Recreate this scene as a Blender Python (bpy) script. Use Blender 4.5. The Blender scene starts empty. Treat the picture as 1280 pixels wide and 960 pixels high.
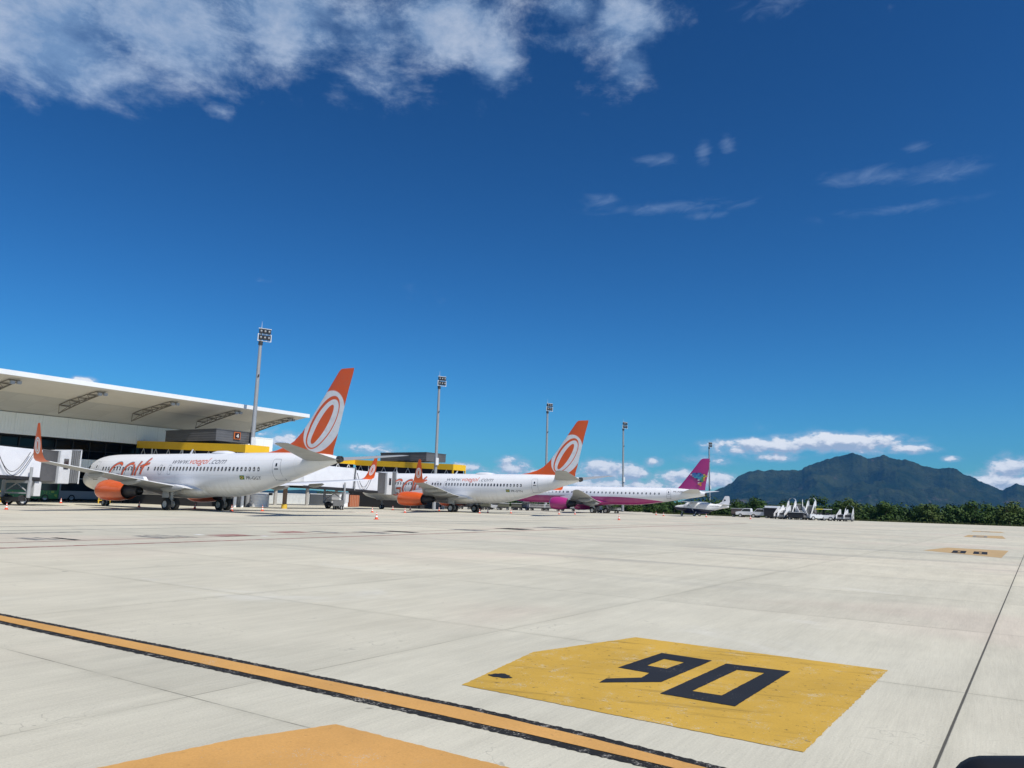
import bpy, bmesh, math, random
import numpy as np
from mathutils import Vector, Matrix, noise as mnoise
rnd = random.Random(7)
S = bpy.context.scene
COL = S.collection
R = math.radians
# World frame: +X runs along the terminal front (away from the viewer, to the right),
# +Y runs from the apron towards the terminal, Z is up.  Metres.
# ---------------------------------------------------------------- camera
cam_d = bpy.data.cameras.new('camera'); cam = bpy.data.objects.new('camera', cam_d); COL.objects.link(cam)
F = Vector((0.83594569, 0.52682383, 0.15379031)); RT = Vector((0.52911568, -0.84805337, 0.02901843)); UP = Vector((-0.14570999, -0.05711503, 0.98767731))
cam.matrix_world = Matrix(((RT.x, UP.x, -F.x, 0), (RT.y, UP.y, -F.y, 0), (RT.z, UP.z, -F.z, 1.741), (0, 0, 0, 1)))
cam_d.sensor_width = 36; cam_d.lens = 36 * 941.427 / 1280
cam_d.clip_start = 0.05; cam_d.clip_end = 30000
S.camera = cam
# ---------------------------------------------------------------- sun and sky
SUNK = Vector((0.17, 0.74, -1.0))                 # direction the sunlight travels
sun_d = bpy.data.lights.new('sun', 'SUN'); sun = bpy.data.objects.new('sun', sun_d); COL.objects.link(sun)
sun_d.energy = 4.6; sun_d.angle = R(0.53); sun_d.color = (1.0, 0.95, 0.87)
sun.rotation_euler = SUNK.to_track_quat('-Z', 'Y').to_euler()
sun.location = (0, 0, 60)
S.view_settings.view_transform = 'Standard'; S.view_settings.look = 'None'
S.view_settings.exposure = 0.12; S.view_settings.gamma = 1.0; S.view_settings.use_curve_mapping = False


class NT:
    """small helper to write node maths"""
    def __init__(s, tree):
        s.t = tree; s.n = tree.nodes; s.l = tree.links
    def new(s, typ, **kw):
        n = s.n.new(typ)
        for k, v in kw.items(): setattr(n, k, v)
        return n
    def setin(s, sock, v):
        if isinstance(v, (int, float, tuple, list)):
            if isinstance(v, (tuple, list)) and len(v) == 3 and sock.type == 'RGBA': v = (*v, 1)
            sock.default_value = v
        else: s.l.new(v, sock)
    def m(s, op, a, b=0.0, c=0.0, clamp=False):
        n = s.new('ShaderNodeMath', operation=op); n.use_clamp = clamp
        s.setin(n.inputs[0], a); s.setin(n.inputs[1], b); s.setin(n.inputs[2], c)
        return n.outputs[0]
    def mr(s, v, a, b, c=0.0, d=1.0, smooth=False):
        n = s.new('ShaderNodeMapRange')
        if smooth: n.interpolation_type = 'SMOOTHSTEP'
        s.setin(n.inputs[0], v)
        for i, q in enumerate((a, b, c, d)): s.setin(n.inputs[i + 1], q)
        return n.outputs[0]
    def mix(s, f, a, b):
        n = s.new('ShaderNodeMix', data_type='RGBA')
        s.setin(n.inputs[0], f); s.setin(n.inputs[6], a); s.setin(n.inputs[7], b)
        return n.outputs[2]
    def mul(s, a, b):
        n = s.new('ShaderNodeMix', data_type='RGBA', blend_type='MULTIPLY')
        s.setin(n.inputs[0], 1.0); s.setin(n.inputs[6], a); s.setin(n.inputs[7], b)
        return n.outputs[2]
    def noise(s, vec, scale, detail=4, rough=.5, dist=0.0, out=0):
        n = s.new('ShaderNodeTexNoise')
        s.setin(n.inputs['Vector'], vec); n.inputs['Scale'].default_value = scale
        n.inputs['Detail'].default_value = detail; n.inputs['Roughness'].default_value = rough
        n.inputs['Distortion'].default_value = dist
        return n.outputs[out]
    def comb(s, x, y, z=0.0):
        n = s.new('ShaderNodeCombineXYZ')
        for i, q in enumerate((x, y, z)): s.setin(n.inputs[i], q)
        return n.outputs[0]
    def sep(s, v):
        n = s.new('ShaderNodeSeparateXYZ'); s.setin(n.inputs[0], v); return n.outputs


W = bpy.data.worlds.new('World'); S.world = W; W.use_nodes = True
wt = NT(W.node_tree); wt.n.clear()
sky = wt.new('ShaderNodeTexSky', sky_type='NISHITA'); sky.sun_disc = False
sdir = -SUNK.normalized()
sky.sun_elevation = math.asin(sdir.z); sky.sun_rotation = math.atan2(sdir.x, sdir.y)
sky.altitude = 0; sky.air_density = 1.0; sky.dust_density = 0.25; sky.ozone_density = 3.0
gen = wt.new('ShaderNodeTexCoord').outputs['Generated']
dx, dy, dz = wt.sep(gen)
D2 = 180 / math.pi
AZ = wt.m('MULTIPLY', wt.m('ARCTAN2', wt.m('MULTIPLY', dy, -1.0), dx), D2)
EL = wt.m('MULTIPLY', wt.m('ARCSINE', dz), D2)
def blobs(lst, EL=EL):
    tot = None
    for a, e, w, h, k in lst:
        u = wt.m('DIVIDE', wt.m('SUBTRACT', AZ, float(a)), float(w)); v = wt.m('DIVIDE', wt.m('SUBTRACT', EL, float(e)), float(h))
        g = wt.m('EXPONENT', wt.m('MULTIPLY', wt.m('ADD', wt.m('MULTIPLY', u, u), wt.m('MULTIPLY', v, v)), -1.0))
        g = wt.m('MULTIPLY', g, float(k))
        tot = g if tot is None else wt.m('MAXIMUM', tot, g)
    return tot
gm = wt.new('ShaderNodeGamma'); wt.l.new(wt.mul(sky.outputs[0], (.12, .12, .12)), gm.inputs[0]); gm.inputs[1].default_value = 1.45
skyc = wt.mul(gm.outputs[0], (2.0, 5.6, 7.7))
# high broken cloud overhead, drawn on a flat layer so that it foreshortens
inv = wt.m('DIVIDE', 1.0, wt.m('ADD', wt.m('MAXIMUM', dz, 0.0), 0.40))
layer = wt.comb(wt.m('MULTIPLY', dx, inv), wt.m('MULTIPLY', dy, inv), 0.0)
sq = wt.comb(wt.m('MULTIPLY', AZ, .085), wt.m('MULTIPLY', EL, .15), 0.0)
n1 = wt.noise(sq, 1.9, 13, .64, .15)
n1b = wt.noise(sq, .75, 3, .5, .0)
hm = blobs([(-69, 30, 9, 5.0, 1), (-66, 27.2, 8, 3.6, .95), (-59, 31, 9, 4.6, 1), (-52, 33, 9, 4.6, 1), (-45, 33, 7, 3.6, .85), (-44.5, 30.3, 6.0, 2.6, .72), (-38.5, 34, 7, 3.6, 1), (-34.6, 32.3, 3.2, 3.0, .95), (-35.2, 29.2, 1.2, 2.3, .55),
            (-28.5, 35.3, 4.0, 2.0, .8), (-23.5, 34.6, 5.0, 2.8, .85), (-23.2, 31.6, 2.2, 2.3, .75), (-28.5, 33.4, 5.0, 1.2, .6), (-55.3, 26.3, 1.6, .9, .6), (-63, 27.5, 7, 3.0, .75)])
hv = wt.m('ADD', n1, wt.m('MULTIPLY', wt.m('SUBTRACT', n1b, .5), .55))
hfac = wt.mr(wt.m('ADD', wt.m('MULTIPLY', hm, .62), hv), .69, 1.10, 0, .66, True)
# wisps
wl = wt.comb(wt.m('MULTIPLY', AZ, .35), wt.m('ADD', EL, wt.m('MULTIPLY', AZ, -.12)), 3.0)
n2 = wt.noise(wl, 1.1, 7, .62, .8)
wm = blobs([(-19.5, 21.9, 6.5, .5, .7), (-4.5, 22.6, 4.5, .6, .75), (-17.6, 25.6, .7, .8, 1.0), (-15.8, 25.9, .7, .7, .8), (-21.2, 25.3, 1.7, .5, .85), (-25.6, 22.6, 1.8, .55, .8), (-21.6, 21.9, 5.0, .5, .75), (-17.5, 21.2, 1.6, .4, .75), (-6.6, 22.8, 2.8, .65, .78), (-1.4, 22.3, 3.0, .75, .8), (-4.3, 20.3, -6.0, .4, .6), (-2.8, 24.0, 1.0, .4, .7), (-12, 34.5, 4, 1.2, .55)])
wgate = wt.mr(wm, .05, .35, 0, 1, True)
wfac = wt.mr(wt.m('ADD', wt.m('MULTIPLY', wm, .55), n2), .60, 1.25, 0, .25, True)
# cumulus low over the horizon
cl = wt.comb(wt.m('MULTIPLY', AZ, .85), wt.m('MULTIPLY', EL, 1.5), 1.7)
ELu = wt.m('ADD', EL, .32); AZu = wt.m('ADD', AZ, .2)
cl2 = wt.comb(wt.m('MULTIPLY', AZu, .85), wt.m('MULTIPLY', ELu, 1.5), 1.7)
n3 = wt.noise(cl, 1.0, 10, .60, .1); n3u = wt.noise(cl2, 1.0, 10, .60, .1)
cb = [(-8.6, 4.72, 4.6, .62, 1.22), (-13.5, 4.50, 4.2, .55, 1.05), (-12.2, 4.55, 1.7, .75, 1.0), (-9.6, 4.75, 1.9, .8, 1.1), (-7.0, 4.6, 2.0, .8, 1.08), (-4.4, 4.3, 2.0, .45, .9), (-15.5, 4.3, 3.0, .75, .72), (-12.8, 3.7, 1.8, .45, .8), (-17.5, 3.4, 2.5, .6, .55),
      (1.3, 3.0, 1.3, .9, 1.0), (0.9, 2.1, 2.2, .9, 1.0), (3.5, 2.6, 2.0, 1.0, .9), (-1.9, 3.6, .8, .3, .6),
      (-25.2, 2.5, 1.8, .95, 1.02), (-23.2, 2.3, 1.6, .8, .95), (-28.5, 2.5, 1.3, .7, .85), (-32, 2.6, 1.4, .9, .85), (-21.5, 3.2, .75, .42, 1.0), (-19.5, 2.2, 2.0, .6, .85), (-17.0, 1.9, 1.8, .8, .9), (-35.5, 2.4, 1.7, .5, .75), (-30, 1.7, 5, .8, .8),
      (-42, 3.5, 3, .7, .6), (-49, 3.9, 2.2, .9, .8), (-62.1, 7.0, .9, .35, 1.0), (-38, 1.6, 5, .6, .7), (-24, 1.3, 8, .7, .85), (-53, 3.2, 3, .8, .7)]
cm = blobs(cb); cmu = blobs(cb, ELu)
den = wt.m('ADD', wt.m('MULTIPLY', cm, .62), n3); denu = wt.m('ADD', wt.m('MULTIPLY', cmu, .62), n3u)
cfac = wt.mr(den, .80, .97, 0, .95, True)
veil = wt.m('MULTIPLY', wt.mr(den, .58, .88, 0, .50, True), wt.mr(cm, .08, .45, 0, 1, True))
shade = wt.mr(wt.m('SUBTRACT', den, denu), -.16, .22, 0, 1, True)
ccol = wt.mix(shade, (.36, .45, .60), (.88, .90, .94))
hcol = wt.mix(wt.mr(n1, .42, .68), (.24, .38, .60), (.60, .69, .83))
strength = 0.115
lay = wt.mix(hfac, skyc, wt.mul(hcol, (1 / strength,) * 3))
lay = wt.mix(wt.m('MULTIPLY', wfac, wgate), lay, wt.mul((.42, .56, .78), (1 / strength,) * 3))
lay = wt.mix(veil, lay, wt.mul((.42, .54, .70), (1 / strength,) * 3))
lay = wt.mix(cfac, lay, wt.mul(ccol, (1 / strength,) * 3))
bg = wt.new('ShaderNodeBackground'); wt.l.new(lay, bg.inputs[0]); bg.inputs[1].default_value = strength
wo = wt.new('ShaderNodeOutputWorld'); wt.l.new(bg.outputs[0], wo.inputs[0])

# ---------------------------------------------------------------- materials
MATS = {}
def mat(name, col=(.5, .5, .5), rough=.5, metal=0.0, coat=0.0, dirt=0.0, dscale=1.5, spec=.5, dcol=None, bump=0.0, emis=None):
    if name in MATS: return MATS[name]
    m = bpy.data.materials.new(name); m.use_nodes = True; t = NT(m.node_tree); b = t.n['Principled BSDF']
    b.inputs['Base Color'].default_value = (*col, 1); b.inputs['Roughness'].default_value = rough
    b.inputs['Metallic'].default_value = metal; b.inputs['Coat Weight'].default_value = coat; b.inputs['Coat Roughness'].default_value = .08
    b.inputs['Specular IOR Level'].default_value = spec
    if dirt > 0:
        o = t.new('ShaderNodeTexCoord').outputs['Object']
        n = t.noise(o, dscale, 6, .65)
        f = t.mr(n, .35, .72, 0, dirt, True)
        t.l.new(t.mix(f, (*col, 1), (*(dcol or tuple(c * .55 for c in col)), 1)), b.inputs['Base Color'])
        t.l.new(t.mr(n, .3, .7, rough * .85, min(1, rough * 1.3)), b.inputs['Roughness'])
        if bump:
            bp = t.new('ShaderNodeBump'); bp.inputs['Strength'].default_value = bump; bp.inputs['Distance'].default_value = .02
            t.l.new(t.noise(o, dscale * 8, 5, .6), bp.inputs['Height']); t.l.new(bp.outputs[0], b.inputs['Normal'])
    MATS[name] = m; return m

# ---------------------------------------------------------------- mesh helpers
class MB:
    def __init__(s): s.v = []; s.f = []; s.mi = []
    def add(s, vs, fs, mi=0):
        o = len(s.v); s.v += [tuple(v) for v in vs]; s.f += [tuple(o + i for i in f) for f in fs]; s.mi += [mi] * len(fs); return s
    def box(s, c, d, mi=0, rz=0.0, taper=(1, 1)):
        x, y, z = c; a, b, h = d[0] / 2, d[1] / 2, d[2] / 2; vs = []
        for sz in (-1, 1):
            tx, ty = (taper if sz > 0 else (1, 1))
            for sx, sy in ((-1, -1), (1, -1), (1, 1), (-1, 1)):
                px, py = sx * a * tx, sy * b * ty
                vs.append((x + px * math.cos(rz) - py * math.sin(rz), y + px * math.sin(rz) + py * math.cos(rz), z + sz * h))
        return s.add(vs, [(0, 3, 2, 1), (4, 5, 6, 7), (0, 1, 5, 4), (1, 2, 6, 5), (2, 3, 7, 6), (3, 0, 4, 7)], mi)
    def bb(s, x0, x1, y0, y1, z0, z1, mi=0): return s.box(((x0 + x1) / 2, (y0 + y1) / 2, (z0 + z1) / 2), (x1 - x0, y1 - y0, z1 - z0), mi)
    def tube(s, p0, p1, r, n=10, r1=None, mi=0):
        p0 = Vector(p0); p1 = Vector(p1); d = (p1 - p0).normalized(); u = d.orthogonal().normalized(); w = d.cross(u); r1 = r if r1 is None else r1
        vs = [p + (u * math.cos(2 * math.pi * i / n) + w * math.sin(2 * math.pi * i / n)) * q for p, q in ((p0, r), (p1, r1)) for i in range(n)]
        fs = [(i, (i + 1) % n, n + (i + 1) % n, n + i) for i in range(n)] + [tuple(range(n))[::-1], tuple(range(n, 2 * n))]
        return s.add(vs, fs, mi)
    def path(s, pts, r, n=8, mi=0):
        for a, b in zip(pts, pts[1:]): s.tube(a, b, r, n, mi=mi)
        return s
    def loft(s, rings, cap=True, mi=0, closed=True):
        n = len(rings[0]); vs = [p for r in rings for p in r]; fs = []
        for k in range(len(rings) - 1):
            for i in range(n if closed else n - 1):
                j = (i + 1) % n; fs.append((k * n + i, k * n + j, (k + 1) * n + j, (k + 1) * n + i))
        if cap and closed: fs += [tuple(range(n))[::-1], tuple(range((len(rings) - 1) * n, len(rings) * n))]
        return s.add(vs, fs, mi)
    def lathe(s, origin, axis, prof, n=28, mi=0, cap=True):   # prof: (t along axis, radius)
        o = Vector(origin); d = Vector(axis).normalized(); u = d.orthogonal().normalized(); w = d.cross(u)
        return s.loft([[o + d * t + (u * math.cos(2 * math.pi * i / n) + w * math.sin(2 * math.pi * i / n)) * r for i in range(n)] for t, r in prof], cap, mi)
    def prism(s, pts, y0, y1, mi=0):          # polygon in x,z extruded along y
        n = len(pts); vs = [(x, y0, z) for x, z in pts] + [(x, y1, z) for x, z in pts]
        return s.add(vs, [tuple(range(n)), tuple(range(n, 2 * n))[::-1]] + [(i, (i + 1) % n, n + (i + 1) % n, n + i) for i in range(n)], mi)
    def build(s, name, mats, parent=None, smooth=False, bevel=0.0, flipfix=True, loc=None):
        me = bpy.data.meshes.new(name); me.from_pydata(s.v, [], s.f)
        if not isinstance(mats, (list, tuple)): mats = [mats]
        for m in mats: me.materials.append(m)
        for p, i in zip(me.polygons, s.mi): p.material_index = i
        if flipfix:
            bm = bmesh.new(); bm.from_mesh(me); bmesh.ops.recalc_face_normals(bm, faces=bm.faces)
            if bevel: bmesh.ops.bevel(bm, geom=[e for e in bm.edges if len(e.link_faces) == 2 and e.calc_face_angle(0) > .5], offset=bevel, segments=2, affect='EDGES', clamp_overlap=True)
            bm.to_mesh(me); bm.free()
        if smooth:
            for p in me.polygons: p.use_smooth = True
            me.set_sharp_from_angle(angle=R(38))
        o = bpy.data.objects.new(name, me); COL.objects.link(o)
        if parent: o.parent = parent
        if loc: o.location = loc
        return o

def tag(o, label=None, cat=None, group=None, kind=None):
    for k, v in (('label', label), ('category', cat), ('group', group), ('kind', kind)):
        if v: o[k] = v
    return o
def thing(name, loc, rz, label, cat, group=None):
    o = bpy.data.objects.new(name, None); COL.objects.link(o); o.location = loc; o.rotation_euler = (0, 0, rz); o.empty_display_size = .3
    return tag(o, label, cat, group)
def kids(o): return [c for c in COL.objects if c.parent == o]
def copy_tree(o, parent=None):
    c = o.copy(); COL.objects.link(c); c.parent = parent
    for ch in kids(o): copy_tree(ch, c)
    return c

# ---------------------------------------------------------------- ground
def concrete():
    m = bpy.data.materials.new('apron_concrete'); m.use_nodes = True; t = NT(m.node_tree); b = t.n['Principled BSDF']
    P = t.new('ShaderNodeNewGeometry').outputs['Position']; x, y, z = t.sep(P)
    # slab coordinates
    gx = t.m('DIVIDE', t.m('SUBTRACT', x, 4.34), 4.70); gy = t.m('DIVIDE', t.m('SUBTRACT', t.m('ADD', y, t.m('MULTIPLY', t.m('SUBTRACT', x, 8.0), .047)), 0.34), 5.42)
    ix = t.m('FLOOR', gx); iy = t.m('FLOOR', gy)
    fx = t.m('ABSOLUTE', t.m('SUBTRACT', t.m('FRACT', t.m('ADD', gx, .5)), .5)); fy = t.m('ABSOLUTE', t.m('SUBTRACT', t.m('FRACT', t.m('ADD', gy, .5)), .5))
    wob = t.m('MULTIPLY', t.m('SUBTRACT', t.noise(P, 9, 2, .5), .5), .004)
    jx = t.mr(t.m('ADD', t.m('MULTIPLY', fx, 4.70), wob), .004, .011, 1, 0); jy = t.mr(t.m('ADD', t.m('MULTIPLY', fy, 5.42), wob), .007, .014, 1, 0)
    main_j = t.m('COMPARE', t.m('FLOOR', t.m('ADD', gy, .5)), 0.0, .25); brk = t.mr(t.noise(P, .9, 4, .6), .40, .60, .12, .8)
    joint = t.m('MAXIMUM', t.m('MULTIPLY', jx, t.m('MULTIPLY', brk, .85)), t.m('MULTIPLY', jy, t.m('MAXIMUM', t.m('MULTIPLY', brk, .55), main_j)))
    edgedirt = t.m('MAXIMUM', t.mr(fx, 0, .03, .5, 0, True), t.mr(fy, 0, .03, .5, 0, True))
    wn = t.new('ShaderNodeTexWhiteNoise', noise_dimensions='2D'); t.l.new(t.comb(ix, iy), wn.inputs['Vector'])
    slab = wn.outputs['Value']
    streak = t.noise(t.comb(t.m('MULTIPLY', x, .22), t.m('MULTIPLY', y, 1.6), slab), 2.2, 6, .6)     # broom finish along the bay
    fine = t.noise(t.comb(t.m('MULTIPLY', x, 2.0), t.m('MULTIPLY', y, 34.0), slab), 1.0, 4, .6)
    big = t.noise(P, .055, 5, .55); mid = t.noise(P, .5, 6, .6); grain = t.noise(P, 60, 3, .6)
    v = t.m('ADD', t.m('MULTIPLY', t.m('SUBTRACT', slab, .5), .085), t.m('MULTIPLY', t.m('SUBTRACT', streak, .5), .30))
    v = t.m('ADD', v, t.m('MULTIPLY', t.m('SUBTRACT', fine, .5), .24))
    v = t.m('ADD', v, t.m('MULTIPLY', t.m('SUBTRACT', big, .5), .50)); v = t.m('ADD', v, t.m('MULTIPLY', t.m('SUBTRACT', mid, .5), .40))
    v = t.m('ADD', v, t.m('MULTIPLY', t.m('SUBTRACT', grain, .5), .40))
    v = t.m('ADD', v, 1.0)
    col = t.mix(t.mr(big, .4, .65), (.52, .498, .405, 1), (.53, .492, .388, 1))
    warm = t.mr(t.noise(P, .11, 3, .5, .5), .52, .70, 0, .6, True)
    col = t.mix(warm, col, (.535, .465, .385, 1))
    sc = t.new('ShaderNodeVectorMath', operation='SCALE'); t.l.new(col, sc.inputs[0]); t.l.new(v, sc.inputs['Scale']); col = sc.outputs[0]
    tyre = t.mr(t.noise(t.comb(t.m('MULTIPLY', x, .5), t.m('MULTIPLY', y, .035), 4.0), 1.0, 6, .6), .52, .70, 0, .50, True)
    far = t.mr(x, 12, 24, 0, 1, True)
    col = t.mix(t.m('MULTIPLY', tyre, far), col, (.24, .235, .22, 1))
    agg = t.mr(t.noise(P, 28, 3, .7), .60, .70, 0, .35); col = t.mix(agg, col, (.27, .265, .24, 1))
    crk = t.mr(t.m('ABSOLUTE', t.m('SUBTRACT', t.noise(t.comb(x, t.m('MULTIPLY', y, .7), 31.0), .45, 5, .6, .4), .5)), 0.0, .0022, .45, 0); col = t.mix(t.m('MULTIPLY', crk, t.mr(mid, .5, .62, 0, 1)), col, (.15, .145, .13, 1))
    spots = t.mr(t.noise(P, 2.3, 2, .5), .755, .775, 0, .55)
    col = t.mix(spots, col, (.16, .155, .14, 1))
    patch = t.mr(t.noise(t.comb(x, t.m('MULTIPLY', y, .5), 9.0), .35, 6, .68, .6), .60, .72, 0, .40, True)
    col = t.mix(patch, col, (.62, .61, .55, 1))
    col = t.mix(edgedirt, col, t.mul(col, (.88, .88, .87, 1)))
    col = t.mix(t.m('MULTIPLY', joint, .88), col, (.035, .033, .03, 1))
    t.l.new(col, b.inputs['Base Color'])
    b.inputs['Roughness'].default_value = .85; b.inputs['Specular IOR Level'].default_value = .25
    bp = t.new('ShaderNodeBump'); bp.inputs['Strength'].default_value = .35; bp.inputs['Distance'].default_value = .006
    t.l.new(t.m('ADD', t.m('SUBTRACT', t.m('ADD', fine, t.m('MULTIPLY', grain, .6)), t.m('MULTIPLY', joint, 3.0)), 0.0), bp.inputs['Height']); t.l.new(bp.outputs[0], b.inputs['Normal'])
    return m
M_conc = concrete()
def grassmat(name, c1, c2, c3, sc=.4):
    m = bpy.data.materials.new(name); m.use_nodes = True; t = NT(m.node_tree); b = t.n['Principled BSDF']
    P = t.new('ShaderNodeNewGeometry').outputs['Position']
    c = t.mix(t.mr(t.noise(P, sc, 6, .65), .35, .65), c1, c2); c = t.mix(t.mr(t.noise(P, sc * .15, 4, .5), .5, .7, 0, .7), c, c3)
    t.l.new(c, b.inputs['Base Color']); b.inputs['Roughness'].default_value = .95; b.inputs['Specular IOR Level'].default_value = .1
    return m
M_field = grassmat('field_grass', (.035, .06, .015), (.06, .075, .022), (.085, .075, .04))
def sheet(name, pts, z, m, kind='structure'):
    mb = MB(); mb.add([(x, y, z) for x, y in pts], [tuple(range(len(pts)))])
    o = mb.build(name, m, flipfix=False)
    if o.data.polygons[0].normal.z < 0: o.data.flip_normals()
    if kind: o['kind'] = kind
    return o
sheet('ground', [(-7900, -7900), (7900, -7900), (7900, 7900), (-7900, 7900)], -0.02, M_field)
sheet('apron', [(-120, -160), (156.5, -160), (156.5, 60), (200, 82), (200, 260), (-120, 260)], 0.0, M_conc)

# painted markings: thin sheets a few millimetres above the concrete
def paint(name, col, wear=.25, wearcol=(.5, .48, .44), spots=.3, edge=False, scale=1.0, streaky=False, thr=None):
    m = bpy.data.materials.new(name); m.use_nodes = True; t = NT(m.node_tree); b = t.n['Principled BSDF']
    P = t.new('ShaderNodeNewGeometry').outputs['Position']; x, y, z = t.sep(P)
    n = t.noise(P, 3.2 * scale, 7, .68); g = t.noise(P, 55, 4, .7); bigv = t.noise(P, .9, 4, .6)
    c = t.mix(t.mr(bigv, .3, .7), (*[q * .86 for q in col], 1), (*[min(1, q * 1.1) for q in col], 1))
    c = t.mix(t.mr(g, .30, .75, 0, .5), c, (*[q * .62 for q in col], 1))
    if thr: lo, hi = thr
    else: lo, hi = .56, .75
    wearf = t.m('MULTIPLY', t.mr(t.m('ADD', t.m('MULTIPLY', n, .55), t.m('MULTIPLY', g, .45)), lo, hi, 0, 1, True), wear)
    c = t.mix(wearf, c, (*wearcol, 1))
    s = t.mr(t.noise(t.comb(t.m('MULTIPLY', x, 1.0), t.m('MULTIPLY', y, .7), 2.0), 15.0, 5, .72), .60, .68, 0, spots, True)
    c = t.mix(s, c, (.07, .06, .035, 1))
    chip = t.mr(t.m('ADD', t.m('MULTIPLY', g, .5), t.m('MULTIPLY', t.noise(P, 1.4, 6, .7), .5)), .60, .63, 0, .85)
    c = t.mix(t.m('MULTIPLY', chip, min(1, wear + .2)), c, (.52, .49, .42, 1))
    if streaky:
        s2 = t.mr(t.noise(t.comb(t.m('MULTIPLY', t.m('ADD', x, t.m('MULTIPLY', y, .25)), 6.0), t.m('MULTIPLY', y, .6), 5.0), 1.0, 6, .65), .54, .72, 0, .65, True)
        c = t.mix(s2, c, (.13, .095, .03, 1))
    t.l.new(c, b.inputs['Base Color']); b.inputs['Roughness'].default_value = .85; b.inputs['Specular IOR Level'].default_value = .2
    bp = t.new('ShaderNodeBump'); bp.inputs['Strength'].default_value = .3; bp.inputs['Distance'].default_value = .005; t.l.new(g, bp.inputs['Height']); t.l.new(bp.outputs[0], b.inputs['Normal'])
    return m
M_yel = paint('worn_yellow_paint', (.56, .35, .06), .85, (.52, .45, .30), 1.0, streaky=True, thr=(.54, .64))
M_ora = paint('ochre_paint', (.60, .33, .105), .45, (.55, .42, .27), .25)
M_tan = paint('faded_tan_paint', (.50, .35, .18), .7, (.5, .44, .34), .3)
M_blk = paint('black_paint', (.020, .023, .030), .3, (.16, .15, .14), .0)
M_blkw = paint('worn_black_paint', (.02, .02, .02), .95, (.42, .40, .36), .0, scale=3, thr=(.53, .66))
M_red = paint('faded_red_paint', (.30, .12, .10), .9, (.46, .42, .38), .0, thr=(.44, .62))
M_grey = paint('faded_dark_paint', (.10, .10, .10), .9, (.42, .41, .38), .0, thr=(.42, .60))
M_wht = paint('white_paint', (.75, .75, .72), .5, (.45, .44, .4), .0)

def wob_strip(name, x0a, x1a, x0b, x1b, ya, yb, z, m, parent=None, n=160, amp=.0):
    mb = MB(); L = []
    for i in range(n + 1):
        f = i / n; y = ya + (yb - ya) * f
        a = x0a + (x0b - x0a) * f; b2 = x1a + (x1b - x1a) * f
        L.append((a + amp * (rnd.random() - .5), b2 + amp * (rnd.random() - .5), y))
    vs = []; fs = []
    for a, b2, y in L: vs += [(a, y, z), (b2, y, z)]
    for i in range(n): fs.append((2 * i, 2 * i + 1, 2 * i + 3, 2 * i + 2))
    mb.add(vs, fs); o = mb.build(name, m, parent, flipfix=False)
    if o.data.polygons[0].normal.z < 0: o.data.flip_normals()
    return o
ln = thing('taxi_line', (0, 0, 0), 0, 'long ochre guide line with ragged black borders crossing the foreground', 'painted line')
wob_strip('black_border', 5.13, 5.63, 5.03, 5.34, -3, 60, .004, M_blkw, ln, 900, .03)
# true edges follow the joint direction with the slight drift measured on the slab
for o in kids(ln): bpy.data.objects.remove(o)
def xline(y, a, b, ya, yb): return a + (b - a) * (y - ya) / (yb - ya)
def poly_strip(name, A, Bp, z, m, parent, amp, n=1000):
    ya, yb = -3, 24; mb = MB(); vs = []; fs = []
    for i in range(n + 1):
        y = ya + (yb - ya) * i / n
        vs += [(float(np.interp(y, [q[0] for q in A], [q[1] for q in A])) + amp * (rnd.random() - .5), y, z), (float(np.interp(y, [q[0] for q in Bp], [q[1] for q in Bp])) + amp * (rnd.random() - .5), y, z)]
    for i in range(n): fs.append((2 * i, 2 * i + 1, 2 * i + 3, 2 * i + 2))
    mb.add(vs, fs); return mb.build(name, m, parent)
LO = [(-3, 4.80), (0, 4.97), (2.1, 5.08), (3.13, 5.11), (6, 5.10), (10.8, 5.04), (24, 4.95)]
HI = [(-3, 5.05), (0, 5.25), (1.64, 5.40), (2.6, 5.51), (3.8, 5.58), (7, 5.55), (11.7, 5.43), (24, 5.30)]
poly_strip('black_border', LO, HI, .004, M_blkw, ln, .022)
poly_strip('yellow_stripe', [(y, x + .10) for y, x in LO], [(y, x - .10) for y, x in HI], .008, M_ora, ln, .006, 300)

def ragged(p, a=.006, st=.04):
    q = []
    if max(math.dist(p[i], p[(i + 1) % len(p)]) for i in range(len(p))) < .4: return p
    for i in range(len(p)):
        A, B_ = p[i], p[(i + 1) % len(p)]; k = max(1, min(120, int(math.dist(A, B_) / st)))
        for j in range(k): q.append((A[0] + (B_[0] - A[0]) * j / k + (rnd.uniform(-a, a) if j else 0), A[1] + (B_[1] - A[1]) * j / k + (rnd.uniform(-a, a) if j else 0)))
    return q
def flat(name, pts, z, m, parent=None, holes=None):
    pts = ragged(pts, .007 if name == 'yellow_panel' else .003)
    if holes: holes = ragged(holes, .003)
    bm = bmesh.new(); vs = [bm.verts.new((x, y, z)) for x, y in pts]
    if holes:
        hv = [bm.verts.new((x, y, z)) for x, y in holes]
        n = len(pts); e = [bm.edges.new((vs[i], vs[(i + 1) % n])) for i in range(n)]; k = len(holes)
        e += [bm.edges.new((hv[i], hv[(i + 1) % k])) for i in range(k)]
        bmesh.ops.triangle_fill(bm, use_beauty=True, edges=e)
    else: bm.faces.new(vs)
    me = bpy.data.meshes.new(name); bm.normal_update()
    for f in bm.faces:
        if f.normal.z < 0: f.normal_flip()
    bm.to_mesh(me); bm.free(); me.materials.append(m)
    o = bpy.data.objects.new(name, me); COL.objects.link(o)
    if parent: o.parent = parent
    return o
sg = thing('painted_stand_sign', (0, 0, 0), 0, 'weathered bright yellow painted panel with black number 90 on the apron', 'ground marking', 'painted number panels on the apron')
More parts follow.
